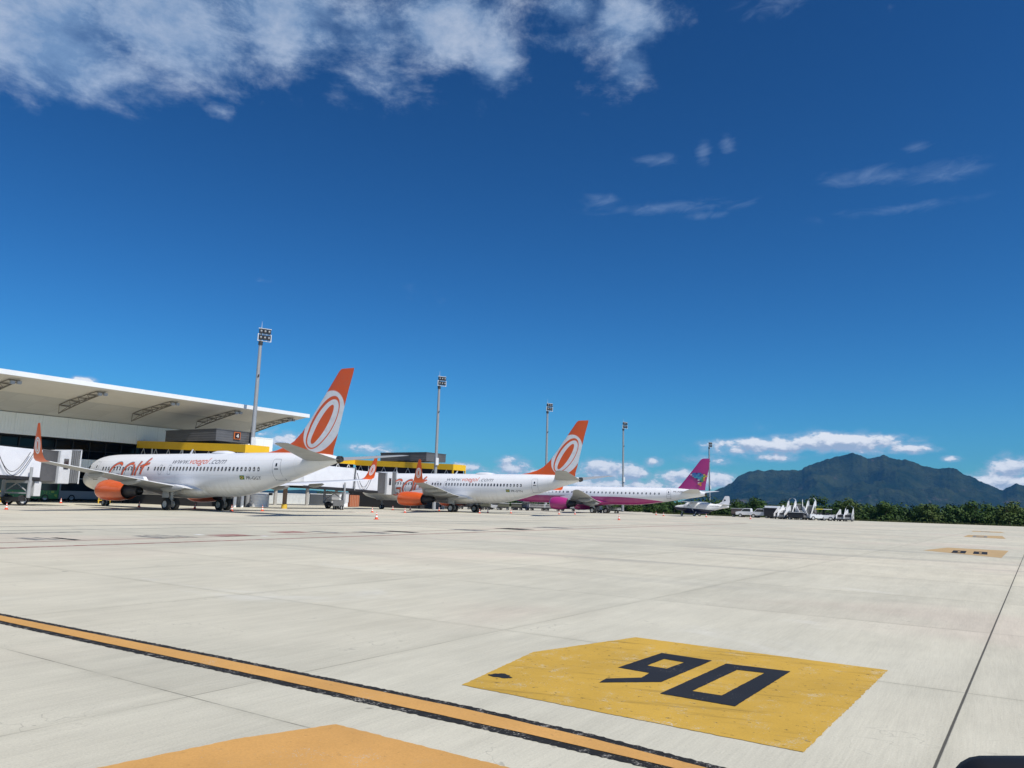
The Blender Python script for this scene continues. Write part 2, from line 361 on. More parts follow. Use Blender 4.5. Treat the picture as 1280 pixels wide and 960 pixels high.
flat('yellow_panel', [(6.15, 4.34), (7.97, 4.62), (9.73, 4.07), (9.70, 1.05), (6.08, 1.24)], .004, M_yel, sg)
flat('painted_number', [(8.82, 2.60), (8.88, 1.92), (7.03, 2.00), (7.04, 2.70)], .008, M_blk, sg, [(8.57, 2.41), (8.61, 2.13), (7.34, 2.21), (7.33, 2.49)])
flat('painted_number', [(8.92, 3.40), (8.88, 2.78), (7.49, 2.86), (7.07, 3.34), (7.27, 3.36), (7.54, 3.09), (7.80, 3.11), (7.83, 3.48)], .008, M_blk, sg, [(8.60, 3.25), (8.57, 3.00), (8.12, 3.04), (8.13, 3.27)])
sp = []
for i in range(48):
    a = i / 48 * 6.283; r = 1 + .14 * math.sin(3 * a + 1) + .08 * math.sin(7 * a) + rnd.uniform(-.05, .05); sp.append((6.69 + .085 * r * math.cos(a), 4.25 + .12 * r * math.sin(a)))
flat('oil_spot', sp, .008, M_blk, sg)
sg2 = thing('painted_stand_sign', (0, 0, 0), 0, 'ochre painted panel in the foreground cut off by the bottom of the view', 'ground marking', 'painted number panels on the apron')
flat('yellow_panel', [(1.6, 5.15), (3.81, 4.67), (4.52, 4.36), (4.51, 1.4), (1.6, 1.4)], .004, M_ora, sg2)
def far_sign(pts, digs, lab):
    s = thing('painted_stand_sign', (0, 0, 0), 0, lab, 'ground marking', 'painted number panels on the apron')
    flat('yellow_panel', pts, .004, M_tan, s)
    for (x0, x1, y0, y1) in digs:
        t = .28 * (x1 - x0)
        flat('painted_number', [(x0, y0), (x1, y0), (x1, y1), (x0, y1)], .008, M_grey if x0 > 60 else M_blk, s, [(x0 + t, y0 + .22), (x1 - t, y0 + .22), (x1 - t, y1 - .22), (x0 + t, y1 - .22)])
far_sign([(38.1, -.35), (41.5, 2.75), (46.4, 1.95), (46.2, -.75)], [(40.4, 43.2, 1.0, 1.55), (40.4, 43.2, .15, .7)], 'ochre painted panel with dark digits, next beyond the big yellow 90 panel')
far_sign([(69.5, -1.0), (70.6, 1.8), (78.0, 1.6), (78.6, -.9)], [(71, 76, .2, 1.2)], 'thin ochre painted patch far away on the right of the apron')
far_sign([(93, -1.3), (93.5, 1.6), (98, 1.6), (98.5, -1.0)], [(94.5, 97, 0, .8)], 'faintest and farthest ochre painted patch on the right of the apron')
# service road lines and markings
wob_strip('road_line', 19.2, 19.35, 19.2, 19.35, -20, 20, .004, M_grey).hide_render = False
for o in [o for o in COL.objects if o.name.startswith('road_line')]: bpy.data.objects.remove(o)
def yline(name, y0, w, xa, xb, m, dy=0, n=120):
    mb = MB(); vs = []; fs = []
    for i in range(n + 1):
        x = xa + (xb - xa) * i / n; y = y0 + dy * i / n
        vs += [(x, y - w / 2 + rnd.uniform(-.01, .01), .004), (x, y + w / 2 + rnd.uniform(-.01, .01), .004)]
    for i in range(n): fs.append((2 * i, 2 * i + 2, 2 * i + 3, 2 * i + 1))
    return mb.add(vs, fs).build(name, m, flipfix=True)
tag(yline('service_road_line', 23.9, .32, 6, 90, M_red), 'faded red-brown line, nearest of the service road lines', 'painted line', 'painted service road lines')
tag(yline('service_road_line', 26.2, .16, 6, 90, M_red), 'thin faded reddish line just beyond the nearest red-brown line', 'painted line', 'painted service road lines')
tag(yline('service_road_line', 31.3, .42, 8, 17.2, M_grey), 'short thick dark line at far left of the service road', 'painted line', 'painted service road lines')
tag(yline('service_road_line', 36.4, .30, 10, 140, M_grey), 'long dark line, farthest of the service road lines', 'painted line', 'painted service road lines')
tag(yline('service_road_line', 33.2, .16, 10, 60, M_grey), 'thin grey line between the thick dark line and the farthest line', 'painted line', 'painted service road lines')
def mark(lab, quads, mats_):
    s = thing('road_marking', (0, 0, 0), 0, lab, 'ground marking', 'painted symbols on the service road')
    for (x0, x1, y0, y1), m in zip(quads, mats_): flat('painted_symbol', [(x0, y0), (x1, y0 + .1), (x1, y1 + .1), (x0, y1)], .004, m, s)
mark('dark painted lettering block at the far left of the service road', [(13.3, 13.7, 26.9, 28.4), (13.9, 14.1, 26.8, 28.4), (14.3, 14.6, 26.4, 28.0)], [M_grey, M_grey, M_blkw])
mark('faded grey painted lettering left of the red emblem on the service road', [(17.3, 17.7, 26.0, 28.0), (17.9, 18.1, 26.0, 28.2), (18.4, 18.6, 26.1, 28.2), (18.8, 19.0, 26.1, 27.5)], [M_grey] * 4)
mark('faded red emblem with white ends painted on the service road', [(20.1, 21.7, 26.0, 27.4), (19.9, 20.3, 27.5, 27.9), (21.6, 22.0, 25.5, 25.9)], [M_red, M_wht, M_wht])
mark('dark painted dashes right of the red emblem on the service road', [(26.5, 27.1, 26.2, 28.2), (28.2, 29.2, 25.0, 27.0), (30.5, 31.3, 25.0, 27.0)], [M_grey, M_grey, M_blkw])
mark('second red emblem painted farther right on the service road', [(24.3, 26.0, 27.2, 28.6)], [M_red])
mark('long dark painted dashes at the right part of the service road', [(36, 37.5, 24.8, 26.8), (40.5, 42.5, 24.6, 26.6), (46, 48, 24.6, 27)], [M_grey, M_blkw, M_grey])

# ---------------------------------------------------------------- fuselage tools
def pchip(xs, ys):
    xs = np.array(xs, float); ys = np.array(ys, float); h = np.diff(xs); d = np.diff(ys) / h; m = np.zeros_like(xs); m[0] = d[0]; m[-1] = d[-1]
    for i in range(1, len(xs) - 1):
        if d[i - 1] * d[i] > 0: w1 = 2 * h[i] + h[i - 1]; w2 = h[i] + 2 * h[i - 1]; m[i] = (w1 + w2) / (w1 / d[i - 1] + w2 / d[i])
    def f(x):
        x = min(max(x, xs[0]), xs[-1]); i = min(int(np.searchsorted(xs, x, 'right')) - 1, len(xs) - 2); t = (x - xs[i]) / h[i]
        return float((2 * t**3 - 3 * t**2 + 1) * ys[i] + (t**3 - 2 * t**2 + t) * h[i] * m[i] + (-2 * t**3 + 3 * t**2) * ys[i + 1] + (t**3 - t**2) * h[i] * m[i + 1])
    return f
class Body:
    def __init__(s, st, G):
        xs = [q[0] for q in st]; s.w = pchip(xs, [q[1] for q in st]); s.t = pchip(xs, [q[2] for q in st]); s.b = pchip(xs, [q[3] for q in st]); s.G = G; s.x0 = xs[0]; s.x1 = xs[-1]
    def ring(s, x, n=56, e=2.0):
        w, t, b = s.w(x), s.t(x), s.b(x); zc, h = (t + b) / 2, (t - b) / 2; r = []
        for i in range(n):
            a = 2 * math.pi * i / n; c, q = math.cos(a), math.sin(a)
            r.append((x - s.G, w * abs(c) ** (2 / e) * (1 if c > 0 else -1), zc + h * abs(q) ** (2 / e) * (1 if q > 0 else -1)))
        return r
    def y(s, x, z):
        w, t, b = s.w(x), s.t(x), s.b(x); zc, h = (t + b) / 2, (t - b) / 2
        return w * math.sqrt(max(0.0004, 1 - ((z - zc) / h) ** 2))
    def skin(s, step=.5, e=2.0):
        mb = MB(); xs = [s.x0, s.x0 + .06, s.x0 + .15, s.x0 + .3]; x = s.x0 + .5
        while x < s.x1 - .05: xs.append(x); x += step if x > 4 else step * .5
        xs.append(s.x1); return mb.loft([s.ring(x, e=e) for x in xs])
    def wrap(s, tris, off=.006, side=-1):     # tris: mesh data ([(x,z)], faces) pushed on to the skin
        vs, fs = tris; return [(x - s.G, side * (s.y(x, z) + off), z) for x, z in vs], fs
def rrect(cx, cz, w, h, r, n=4):
    p = []
    for qx, qz, a0 in ((1, 1, 0), (-1, 1, 90), (-1, -1, 180), (1, -1, 270)):
        for i in range(n + 1):
            a = R(a0 + 90 * i / n); p.append((cx + qx * (w / 2 - r) + r * math.cos(a), cz + qz * (h / 2 - r) + r * math.sin(a)))
    return p
def ring2(outer, inner):
    n = len(outer); return outer + inner, [(i, (i + 1) % n, n + (i + 1) % n, n + i) for i in range(n)]
def ribbon(pts, w, closed=False, taper=False):
    P = [Vector((a, b)) for a, b in pts]; n = len(P); vs = []; fs = []
    for i in range(n):
        if closed: d = P[(i + 1) % n] - P[i - 1]
        else: d = P[min(i + 1, n - 1)] - P[max(i - 1, 0)]
        d.normalize(); q = Vector((-d.y, d.x)); ww = w / 2
        if taper: ww *= max(.15, math.sin(math.pi * (i + .5) / n) ** .5)
        vs += [tuple(P[i] + q * ww), tuple(P[i] - q * ww)]
    for i in range(n if closed else n - 1):
        j = (i + 1) % n; fs.append((2 * i, 2 * i + 1, 2 * j + 1, 2 * j))
    return vs, fs
def arc(cx, cz, rx, rz, a0, a1, sh=0.0, n=26):
    o = []
    for i in range(n + 1):
        a = R(a0 + (a1 - a0) * i / n); z = rz * math.sin(a); o.append((cx + rx * math.cos(a) + sh * z, cz + z))
    return o
def text_tris(s, size, shear=0.0, cut=0.12, bold=0.0):
    cu = bpy.data.curves.new('t', 'FONT'); cu.body = s; cu.size = size; cu.shear = shear; cu.resolution_u = 3; cu.offset = bold
    o = bpy.data.objects.new('t', cu); COL.objects.link(o); dg = bpy.context.evaluated_depsgraph_get(); dg.update()
    me = bpy.data.meshes.new_from_object(o.evaluated_get(dg)); bpy.data.objects.remove(o)
    bm = bmesh.new(); bm.from_mesh(me); bmesh.ops.triangulate(bm, faces=bm.faces)
    for _ in range(3):
        e = [q for q in bm.edges if q.calc_length() > max(cut, size * .25)]
        if not e: break
        bmesh.ops.subdivide_edges(bm, edges=e, cuts=1); bmesh.ops.triangulate(bm, faces=bm.faces)
    bm.verts.index_update(); vs = [(v.co.x, v.co.y) for v in bm.verts]; fs = [tuple(v.index for v in f.verts) for f in bm.faces]; bm.free()
    x0 = min(v[0] for v in vs); return [(x - x0, z) for x, z in vs], fs, max(v[0] for v in vs) - x0
def fit_text(s, x0, x1, z, h, shear=.0, bold=0.0):      # text spanning x0..x1 with letter height h
    vs, fs, w = text_tris(s, 1.0, shear, bold=bold)
    return [(x0 + x * (x1 - x0) / w, z + y * h / .72) for x, y in vs], fs

def airfoil(n=13):
    xs = [.5 * (1 - math.cos(math.pi * i / n)) for i in range(n + 1)]
    th = lambda x: 5 * (.2969 * math.sqrt(x) - .126 * x - .3516 * x * x + .2843 * x**3 - .1036 * x**4)
    return [(x, th(x)) for x in xs[::-1]] + [(x, -th(x) * .8) for x in xs[1:-1]]
AF = airfoil()
def wing_mesh(secs, vertical=False):       # secs: (xLE, y, z, chord, thick, cant)
    mb = MB(); rings = []
    for xl, y, z, c, t, cant in secs:
        r = []
        for u, h in AF:
            hh = h * t * c; r.append((xl + u * c, y - hh * math.sin(cant), z + hh * math.cos(cant)))
        rings.append(r)
    return mb.loft(rings)

def fin_material(name, base, white, ells):
    """orange fin with interlocking white rings; ells are ellipse tests in the fin's own x,z"""
    m = bpy.data.materials.new(name); m.use_nodes = True; t = NT(m.node_tree); b = t.n['Principled BSDF']
    x, y, z = t.sep(t.new('ShaderNodeTexCoord').outputs['Object'])
    col = (*base, 1)
    for cx, cz, a, bb, ang, c in ells:
        ca, sa = math.cos(ang), math.sin(ang)
        X = t.m('SUBTRACT', x, cx); Z = t.m('SUBTRACT', z, cz)
        u = t.m('DIVIDE', t.m('ADD', t.m('MULTIPLY', X, ca), t.m('MULTIPLY', Z, sa)), a)
        v = t.m('DIVIDE', t.m('ADD', t.m('MULTIPLY', X, -sa), t.m('MULTIPLY', Z, ca)), bb)
        q = t.m('ADD', t.m('MULTIPLY', u, u), t.m('MULTIPLY', v, v))
        f = t.mr(q, .97, 1.03, 1, 0)
        col = t.mix(f, col, (*c, 1))
    n = t.noise(t.new('ShaderNodeTexCoord').outputs['Object'], 2.0, 5, .6)
    col = t.mix(t.mr(n, .5, .8, 0, .25), col, (.25, .2, .17, 1))
    t.l.new(col, b.inputs['Base Color']); b.inputs['Roughness'].default_value = .38; b.inputs['Coat Weight'].default_value = .25
    return m

ORANGE = (.74, .105, .012); WHITE = (.80, .80, .80)
M_white = mat('white_aircraft_paint', (.80, .81, .83), .30, coat=.4, dirt=.22, dscale=.45, dcol=(.60, .60, .60))
M_lgrey = mat('wing_grey_paint', (.34, .35, .35), .42, dirt=.4, dscale=.9, dcol=(.30, .30, .29))
M_orange = mat('orange_paint', (.70, .11, .014), .32, coat=.3, dirt=.3, dscale=1.2, dcol=(.48, .06, .012))
M_og = mat('orange_lettering', (.66, .10, .03), .45)
M_gtext = mat('grey_lettering', (.20, .21, .24), .5)
M_dtext = mat('dark_lettering', (.03, .03, .035), .5)
M_win = mat('aircraft_window_glass', (.015, .017, .022), .12, spec=.8)
M_steel = mat('bare_metal', (.55, .55, .54), .30, metal=.9, dirt=.3)
M_dark = mat('dark_metal', (.06, .057, .055), .5, metal=.4, dirt=.4, dscale=4)
M_tyre = mat('tyre_rubber', (.018, .018, .018), .85)
M_hub = mat('wheel_hub_paint', (.62, .62, .60), .4, dirt=.4, dscale=8)
M_line = mat('panel_line', (.28, .29, .31), .5)
M_gear = mat('landing_gear_paint', (.42, .43, .43), .45, dirt=.5, dscale=5)
M_green = mat('flag_green', (.02, .18, .05), .5); M_flagy = mat('flag_yellow', (.7, .5, .03), .5); M_flagb = mat('flag_blue', (.02, .04, .25), .5)

def wheel(name, parent, x, y, r, w, side):
    mb = MB(); prof = [(-w / 2, r * .55), (-w / 2, r * .86), (-w * .36, r * .97), (-w * .15, r), (w * .15, r), (w * .36, r * .97), (w / 2, r * .86), (w / 2, r * .55)]
    mb.lathe((x, y, r), (0, 1, 0), prof, 32, 0, False)
    for s in (-1, 1):
        mb.lathe((x, y, r), (0, s, 0), [(w / 2, r * .56), (w * .38, r * .5), (w * .34, r * .3), (w * .46, r * .22), (w * .46, .001)], 24, 1, False)
    return mb.build(name, [M_tyre, M_hub], parent, smooth=True)

def gear_leg(parent, name, x, y, top, r, w, track, main=True):
    G_ = parent['_G']; x = x - G_
    mb = MB(); mb.tube((x, y, r), (x, y, top), .11 if main else .075, 14); mb.tube((x, y, r + .5), (x, y, top), .16 if main else .11, 14)
    mb.tube((x, y - track / 2, r), (x, y + track / 2, r), .07, 12)
    mb.tube((x, y, r + .75), (x - .9, y, top), .055, 8); mb.tube((x + .16, y, r + .15), (x + .3, y, r + .45), .03, 6); mb.tube((x + .3, y, r + .45), (x + .12, y, r + .8), .03, 6)
    if main:
        s = 1 if y > 0 else -1
        mb.tube((x, y, r + .8), (x, y - s * 1.5, top), .06, 8)
        mb.box((x + .02, y + s * .62, top - .42), (.95, .05, 1.05), taper=(.8, 1))
    else:
        mb.box((x - .05, y - .42, top - .12), (1.5, .03, .5)); mb.box((x - .05, y + .42, top - .12), (1.5, .03, .5)); mb.tube((x, y, r + .8), (x + .9, y, top), .05, 8)
    g = mb.build(name, M_gear, parent, smooth=True)
    for s in (-1, 1): wheel('wheel', g, x, y + s * track / 2, r, w, s)
    return g

def engine(parent, G, y, zc, x0, x1, xn, rad, mcowl, lip=True):
    n = 40
    L = x1 - x0
    def rg(x, r, flatb=.0): return [(x - G, y + r * math.cos(2 * math.pi * i / n) * 1.02, zc + r * math.sin(2 * math.pi * i / n) * (1 - (flatb if math.sin(2 * math.pi * i / n) < 0 else 0))) for i in range(n)]
    prof = [(x0 + .18, .88), (x0 + .5, .955), (x0 + 1.1, 1.0), (x0 + 2.0, 1.0), (x0 + .72 * L, .94), (x1, .80)]
    mb = MB(); mb.loft([rg(x, rad * q, .07) for x, q in prof] + [rg(x1 - .02, rad * .76, .06), rg(x1 - .8, rad * .72, .03)], cap=False)
    c = mb.build('engine', mcowl, parent, smooth=True)
    mb = MB(); mb.loft([rg(x0 + .18, rad * .88, .07), rg(x0 + .04, rad * .84, .07), rg(x0, rad * .79, .06), rg(x0 + .05, rad * .74, .05), rg(x0 + .3, rad * .71, .02), rg(x0 + .9, rad * .72)], cap=False); mb.build('inlet_lip', M_steel, c, smooth=True)
    mb = MB(); o = (x0 + .85 - G, y, zc); mb.lathe(o, (-1, 0, 0), [(0, rad * .72), (.02, rad * .3), (.3, rad * .12), (.4, .01)], 28)
    for k in range(22):
        a = 2 * math.pi * k / 22; u = Vector((0, math.cos(a), math.sin(a))); w = Vector((.18, -math.sin(a) * .12, math.cos(a) * .12)); o2 = Vector(o) + Vector((-.05, 0, 0))
        mb.add([o2 + u * rad * .28 - w * .5, o2 + u * rad * .28 + w * .5, o2 + u * rad * .70 + w, o2 + u * rad * .70 - w], [(0, 1, 2, 3)])
    mb.build('fan', M_dark, c, smooth=False)
    mb = MB(); mb.loft([rg(x1 - .75, rad * .70), rg(x1 - .1, rad * .60), rg(x1 + .35, rad * .52), rg(xn - .25, rad * .38), rg(xn - .25, rad * .34), rg(xn - .6, rad * .33)], cap=False); mb.build('core_nozzle', M_dark, c, smooth=True)
    mb = MB(); mb.lathe((xn - .9 - G, y, zc), (1, 0, 0), [(0, rad * .33), (.5, rad * .24), (1.0, rad * .08), (1.1, .01)], 24); mb.build('exhaust_cone', M_dark, c, smooth=True)
    # pylon
    mb = MB(); zt = zc + rad
    mb.prism([(x0 + 1.3 - G, zt - .12), (x0 + 2.2 - G, zt + .12), (x1 + .3 - G, zt + .38), (x1 + 2.2 - G, zt + .30), (x1 + 2.6 - G, zt - .05), (x1 + .4 - G, zc + rad * .55), (x1 - .6 - G, zc + rad * .5)], y - .17, y + .17)
    mb.build('pylon', M_white, parent, bevel=.03)
    return c

def door(parent, body, x0, x1, z0, z1, name='cabin_door', side=-1, win=True):
    cx, cz, w, h = (x0 + x1) / 2, (z0 + z1) / 2, x1 - x0, z1 - z0
    out, inn = rrect(cx, cz, w, h, .16, 5), rrect(cx, cz, w - .07, h - .07, .13, 5)
    # densify long sides so that the outline follows the curved skin
    def dens(p):
        q = []
        for i in range(len(p)):
            a, b = p[i], p[(i + 1) % len(p)]; d = math.dist(a, b); k = max(1, int(d / .15))
            if len(p) and d > .3: k = 8
            for j in range(k if d > .3 else 1): q.append((a[0] + (b[0] - a[0]) * j / (k if d > .3 else 1), a[1] + (b[1] - a[1]) * j / (k if d > .3 else 1)))
        return q
    mb = MB(); mb.add(*body.wrap(ring2(dens(out), dens(inn)), .006, side)); d = mb.build(name, M_line, parent, flipfix=False)
    if win:
        mb = MB(); p = rrect(cx, cz + h * .22, .2, .3, .09); mb.add(*body.wrap((p, [tuple(range(len(p)))]), .008, side)); mb.build('door_window', M_win, d, flipfix=False)
        mb = MB(); p = rrect(cx, cz + h * .02, .42, .09, .03); mb.add(*body.wrap((p, [tuple(range(len(p)))]), .008, side)); mb.build('door_handle', M_dtext, d, flipfix=False)
        mb = MB(); p = rrect(cx, z0 + .02, w + .08, .05, .02); mb.add(*body.wrap((p, [tuple(range(len(p)))]), .010, side)); mb.build('door_sill', M_dtext, d, flipfix=False)
    return d
def window(parent, body, x, z, w=.24, h=.36, side=-1):
    mb = MB(); o = rrect(x, z, w + .07, h + .08, w * .55); i = rrect(x, z, w, h, w * .48)
    mb.add(*body.wrap(ring2(o, i), .005, side), 1); mb.add(*body.wrap((i, [tuple(range(len(i)))]), .004, side), 0)
    return mb.build('cabin_window', [M_win, M_frame], parent, flipfix=False)
M_frame = mat('window_surround', (.55, .56, .58), .4)

# ---------------------------------------------------------------- twin-engine jet with blended winglets (two of them)
G7 = 19.6
B7 = Body([(0, .03, 2.80, 2.72), (.15, .36, 3.10, 2.42), (.5, .74, 3.42, 2.12), (1.0, 1.03, 3.76, 1.90), (1.6, 1.28, 4.15, 1.74), (2.4, 1.53, 4.78, 1.60), (3.2, 1.69, 5.12, 1.50), (4.5, 1.82, 5.33, 1.41), (6, 1.88, 5.41, 1.38), (7.5, 1.88, 5.43, 1.36),
           (24, 1.88, 5.43, 1.36), (25.2, 1.87, 5.43, 1.42), (27, 1.80, 5.43, 1.68), (29, 1.65, 5.43, 2.12), (31, 1.43, 5.42, 2.64), (33, 1.16, 5.39, 3.2), (35, .85, 5.33, 3.78), (36.5, .58, 5.23, 4.2), (37.6, .34, 5.03, 4.5), (38.0, .25, 4.92, 4.6)], G7)
def rad2(x1, z1, x2, z2): return math.atan2(z2 - z1, x2 - x1)
ang_f = R(59)
gx = lambda x: x - G7
M_fin = fin_material('orange_fin_with_white_rings', ORANGE, WHITE, [(gx(35.80), 8.03, 2.85, 1.98, R(58), WHITE), (gx(35.72), 7.93, 2.62, 1.22, R(55), ORANGE), (gx(35.76), 7.84, 2.42, 1.03, R(54), WHITE), (gx(35.70), 7.77, 1.98, .50, R(56), ORANGE)])
M_wlet = fin_material('orange_winglet_with_white_rings', ORANGE, WHITE, [(gx(25.32), 4.75, .62, .36, R(76), WHITE), (gx(25.32), 4.75, .50, .24, R(76), ORANGE), (gx(25.32), 4.75, .45, .19, R(76), WHITE), (gx(25.32), 4.75, .33, .09, R(76), ORANGE)])

def fuselage_paint():
    m = bpy.data.materials.new('riveted_white_skin'); m.use_nodes = True; t = NT(m.node_tree); b = t.n['Principled BSDF']
    o = t.new('ShaderNodeTexCoord').outputs['Object']; x, y, z = t.sep(o)
    fr = t.m('ABSOLUTE', t.m('SUBTRACT', t.m('FRACT', t.m('DIVIDE', x, 2.54)), .5)); seam = t.mr(fr, .003, .007, 1, 0)
    st = t.m('MAXIMUM', t.mr(t.m('ABSOLUTE', t.m('SUBTRACT', z, 3.32)), .008, .016, 1, 0), t.mr(t.m('ABSOLUTE', t.m('SUBTRACT', z, 4.62)), .008, .016, 1, 0))
    st = t.m('MAXIMUM', st, t.mr(t.m('ABSOLUTE', t.m('SUBTRACT', z, 2.25)), .008, .016, 1, 0))
    n = t.noise(t.comb(t.m('MULTIPLY', x, .5), t.m('MULTIPLY', y, 1.5), t.m('MULTIPLY', z, 1.5)), .8, 7, .65)
    belly = t.mr(z, 2.9, 1.5, 0, 1, True); run = t.noise(t.comb(t.m('MULTIPLY', x, 3.0), y, t.m('MULTIPLY', z, .25)), 1.0, 6, .65)
    c = t.mix(t.mr(n, .35, .72, 0, .25), (.81, .82, .835, 1), (.66, .66, .65, 1))
    c = t.mix(t.m('MULTIPLY', t.mr(run, .38, .62, .25, 1), t.m('MULTIPLY', belly, .55)), c, (.40, .375, .32, 1))
    c = t.mix(t.m('MULTIPLY', t.m('MAXIMUM', seam, st), .28), c, (.30, .30, .32, 1))
    t.l.new(c, b.inputs['Base Color']); t.l.new(t.mr(n, .3, .7, .26, .42), b.inputs['Roughness']); b.inputs['Coat Weight'].default_value = .3; b.inputs['Coat Roughness'].default_value = .1
    return m
M_fus = fuselage_paint()
def jet737():
    root = thing('airliner', (0, 0, 0), 0, 'x', 'airplane', 'orange-tailed airliners at the jet bridges'); root['_G'] = G7
    fus = B7.skin().build('fuselage', M_fus, root, smooth=True)
    # wing to body fairing
    mb = MB(); n = 40; rings = []
    for i in range(25):
        f = i / 24; x = 12.0 + 11.6 * f; s = math.sin(math.pi * f) ** .45 if 0 < f < 1 else .0
        rings.append([(x - G7, (1.55 + .55 * s) * s * math.cos(2 * math.pi * k / n) * (1 if s else 1), 1.95 + (.82 * s) * math.sin(2 * math.pi * k / n)) for k in range(n)])
    mb.loft(rings); mb.build('belly_fairing', M_fus, root, smooth=True)
    # cockpit windows
    for side in (-1, 1):
        for q in ([(1.72, 3.62), (2.08, 3.58), (2.42, 4.22), (2.22, 4.32)], [(2.16, 3.57), (2.72, 3.60), (2.86, 4.22), (2.50, 4.25)], [(2.82, 3.62), (3.18, 3.72), (3.20, 4.12), (2.94, 4.22)]):
            P = []; n = 5
            for i in range(4):
                a, b = q[i], q[(i + 1) % 4]
                for j in range(n): P.append((a[0] + (b[0] - a[0]) * j / n, a[1] + (b[1] - a[1]) * j / n))
            mb = MB(); mb.add(*B7.wrap((P, [tuple(range(len(P)))]), .012, side)); mb.build('cockpit_window', M_win, root, flipfix=False)
    xs = [6.05 + .508 * i for i in range(14)] + [13.92] + [15.02, 15.51, 16.0, 16.49] + [17.47 + .512 * i for i in range(25)]
    for x in xs: window(root, B7, x, 3.87)
    door(root, B7, 31.27, 32.17, 2.95, 4.78); door(root, B7, 4.2, 5.08, 2.72, 4.60)
    for x in (15.9, 17.35): door(root, B7, x - .26, x + .26, 3.32, 4.25, 'overwing_exit', win=False)
    # wings
    for s in (-1, 1):
        c = -s * 0.0
        secs = [(12.9 - G7, s * 0.4, 1.95, 8.6, .13, 0), (13.5 - G7, s * 1.9, 2.02, 7.7, .13, 0), (16.6 - G7, s * 5.9, 2.48, 5.0, .11, 0), (20.9 - G7, s * 11.5, 3.06, 2.95, .09, 0), (23.95 - G7, s * 16.6, 3.60, 1.55, .08, 0), (24.15 - G7, s * 17.0, 3.65, 1.48, .08, 0)]
        w = wing_mesh(secs).build('wing', M_lgrey, root, smooth=True)
        sec2 = [(24.15 - G7, s * 17.0, 3.65, 1.48, .08, 0), (24.25 - G7, s * 17.3, 3.71, 1.50, .10, s * R(22)), (24.4 - G7, s * 17.52, 3.88, 1.46, .095, s * R(50)), (24.55 - G7, s * 17.64, 4.15, 1.30, .09, s * R(68)), (24.75 - G7, s * 17.75, 4.6, 1.10, .085, s * R(77)), (25.02 - G7, s * 17.87, 5.3, .82, .08, s * R(78)), (25.42 - G7, s * 18.02, 6.28, .38, .08, s * R(79)), (25.5 - G7, s * 18.03, 6.36, .26, .08, s * R(79))]
        wing_mesh(sec2).build('winglet', M_wlet, w, smooth=True)
        # bright metal leading edge and polished slat line
        mb = MB()
        for a, b in zip(secs[1:], secs[2:]): mb.tube((a[0] + .03, a[1], a[2]), (b[0] + .03, b[1], b[2]), .045, 8, .03)
        mb.build('leading_edge', M_steel, w, smooth=True)
        mb = MB()     # trailing edge in light paint
        for a, b in zip(secs[1:], secs[2:]):
            mb.loft([[(q[0] + q[3] * .72, q[1], q[2] + .075 * q[3] * .5), (q[0] + q[3] + .04, q[1], q[2] + .015), (q[0] + q[3] + .04, q[1], q[2] - .03), (q[0] + q[3] * .72, q[1], q[2] + .05 * q[3] * .5)] for q in (a, b)])
        mb.build('flap', M_white, w)
        for yy, xx, zz, LL in ((3.9, 19.3, 1.98, 3.6), (8.1, 20.0, 2.45, 3.0), (11.9, 21.6, 2.86, 2.4)):
            mb = MB(); mb.loft([[(xx + LL * f - G7, s * yy + (.19 * q) * math.cos(2 * math.pi * k / 14), zz - .05 + .12 * f + (.30 * q) * math.sin(2 * math.pi * k / 14)) for k in range(14)] for f, q in ((0, .05), (.12, .6), (.35, 1), (.6, .9), (.85, .5), (1, .06))])
            mb.build('flap_track_fairing', M_lgrey, w, smooth=True)
        engine(root, G7, s * 4.83, 1.66, 11.75, 16.05, 17.9, 1.03, M_orange)
        # tailplane
        wing_mesh([(33.9 - G7, s * .2, 4.72, 4.2, .10, 0), (34.4 - G7, s * .8, 4.78, 3.75, .10, 0), (38.0 - G7, s * 7.05, 5.55, 1.45, .09, 0), (38.25 - G7, s * 7.18, 5.57, 1.1, .06, 0)]).build('tailplane', M_lgrey, root, smooth=True)
        gear_leg(root, 'main_gear', 19.6, s * 2.86, 2.1, .56, .38, .86)
    gear_leg(root, 'nose_gear', 4.0, 0, 1.75, .34, .2, .42, False)
    # fin: dorsal fillet plus main surface
    mb = MB(); hs = []
    fs_ = [(28.6, 5.40, 8.5), (30.0, 5.60, 7.1), (31.3, 5.95, 5.9), (32.25, 6.40, 5.10), (33.15, 7.16, 4.38), (33.95, 8.1, 3.82), (34.95, 9.37, 3.12), (35.89, 10.63, 2.50), (36.85, 11.9, 1.92), (37.15, 12.3, 1.72), (37.42, 12.5, 1.45)]
    base = [(28.2, 5.05, 8.85)]
    mb.loft([[(xl + u * c - G7, h * (.55 if c > 5 else .42) * .22 * min(c, 5), z) for u, h in AF] for xl, z, c in base + fs_])
    mb.build('tail_fin', M_fin, root, smooth=True)
    mb = MB(); mb.lathe((37.75 - G7, 0, 4.77), (1, 0, .12), [(0, .31), (.2, .28), (.36, .25), (.36, .18), (.29, .15), (.29, .001)], 20, 0, False); mb.build('exhaust_port', M_dark, root, smooth=True)
    mb = MB(); mb.loft([[(x - G7, .62 * q * math.cos(2 * math.pi * k / 20), 5.36 + .30 * q * math.sin(2 * math.pi * k / 20)) for k in range(20)] for x, q in ((21.2, .1), (21.6, .75), (22.2, 1), (23.3, 1), (24.0, .7), (24.6, .1))]); mb.build('antenna_radome', M_white, root, smooth=True)
    mb = MB(); mb.prism([(17.6 - G7, 5.38), (17.95 - G7, 5.38), (18.15 - G7, 5.85), (18.0 - G7, 5.85)], -.02, .02); mb.build('blade_antenna', M_white, root)
    # big script logo: grey outline ribbon then orange one on top
    sh = .36
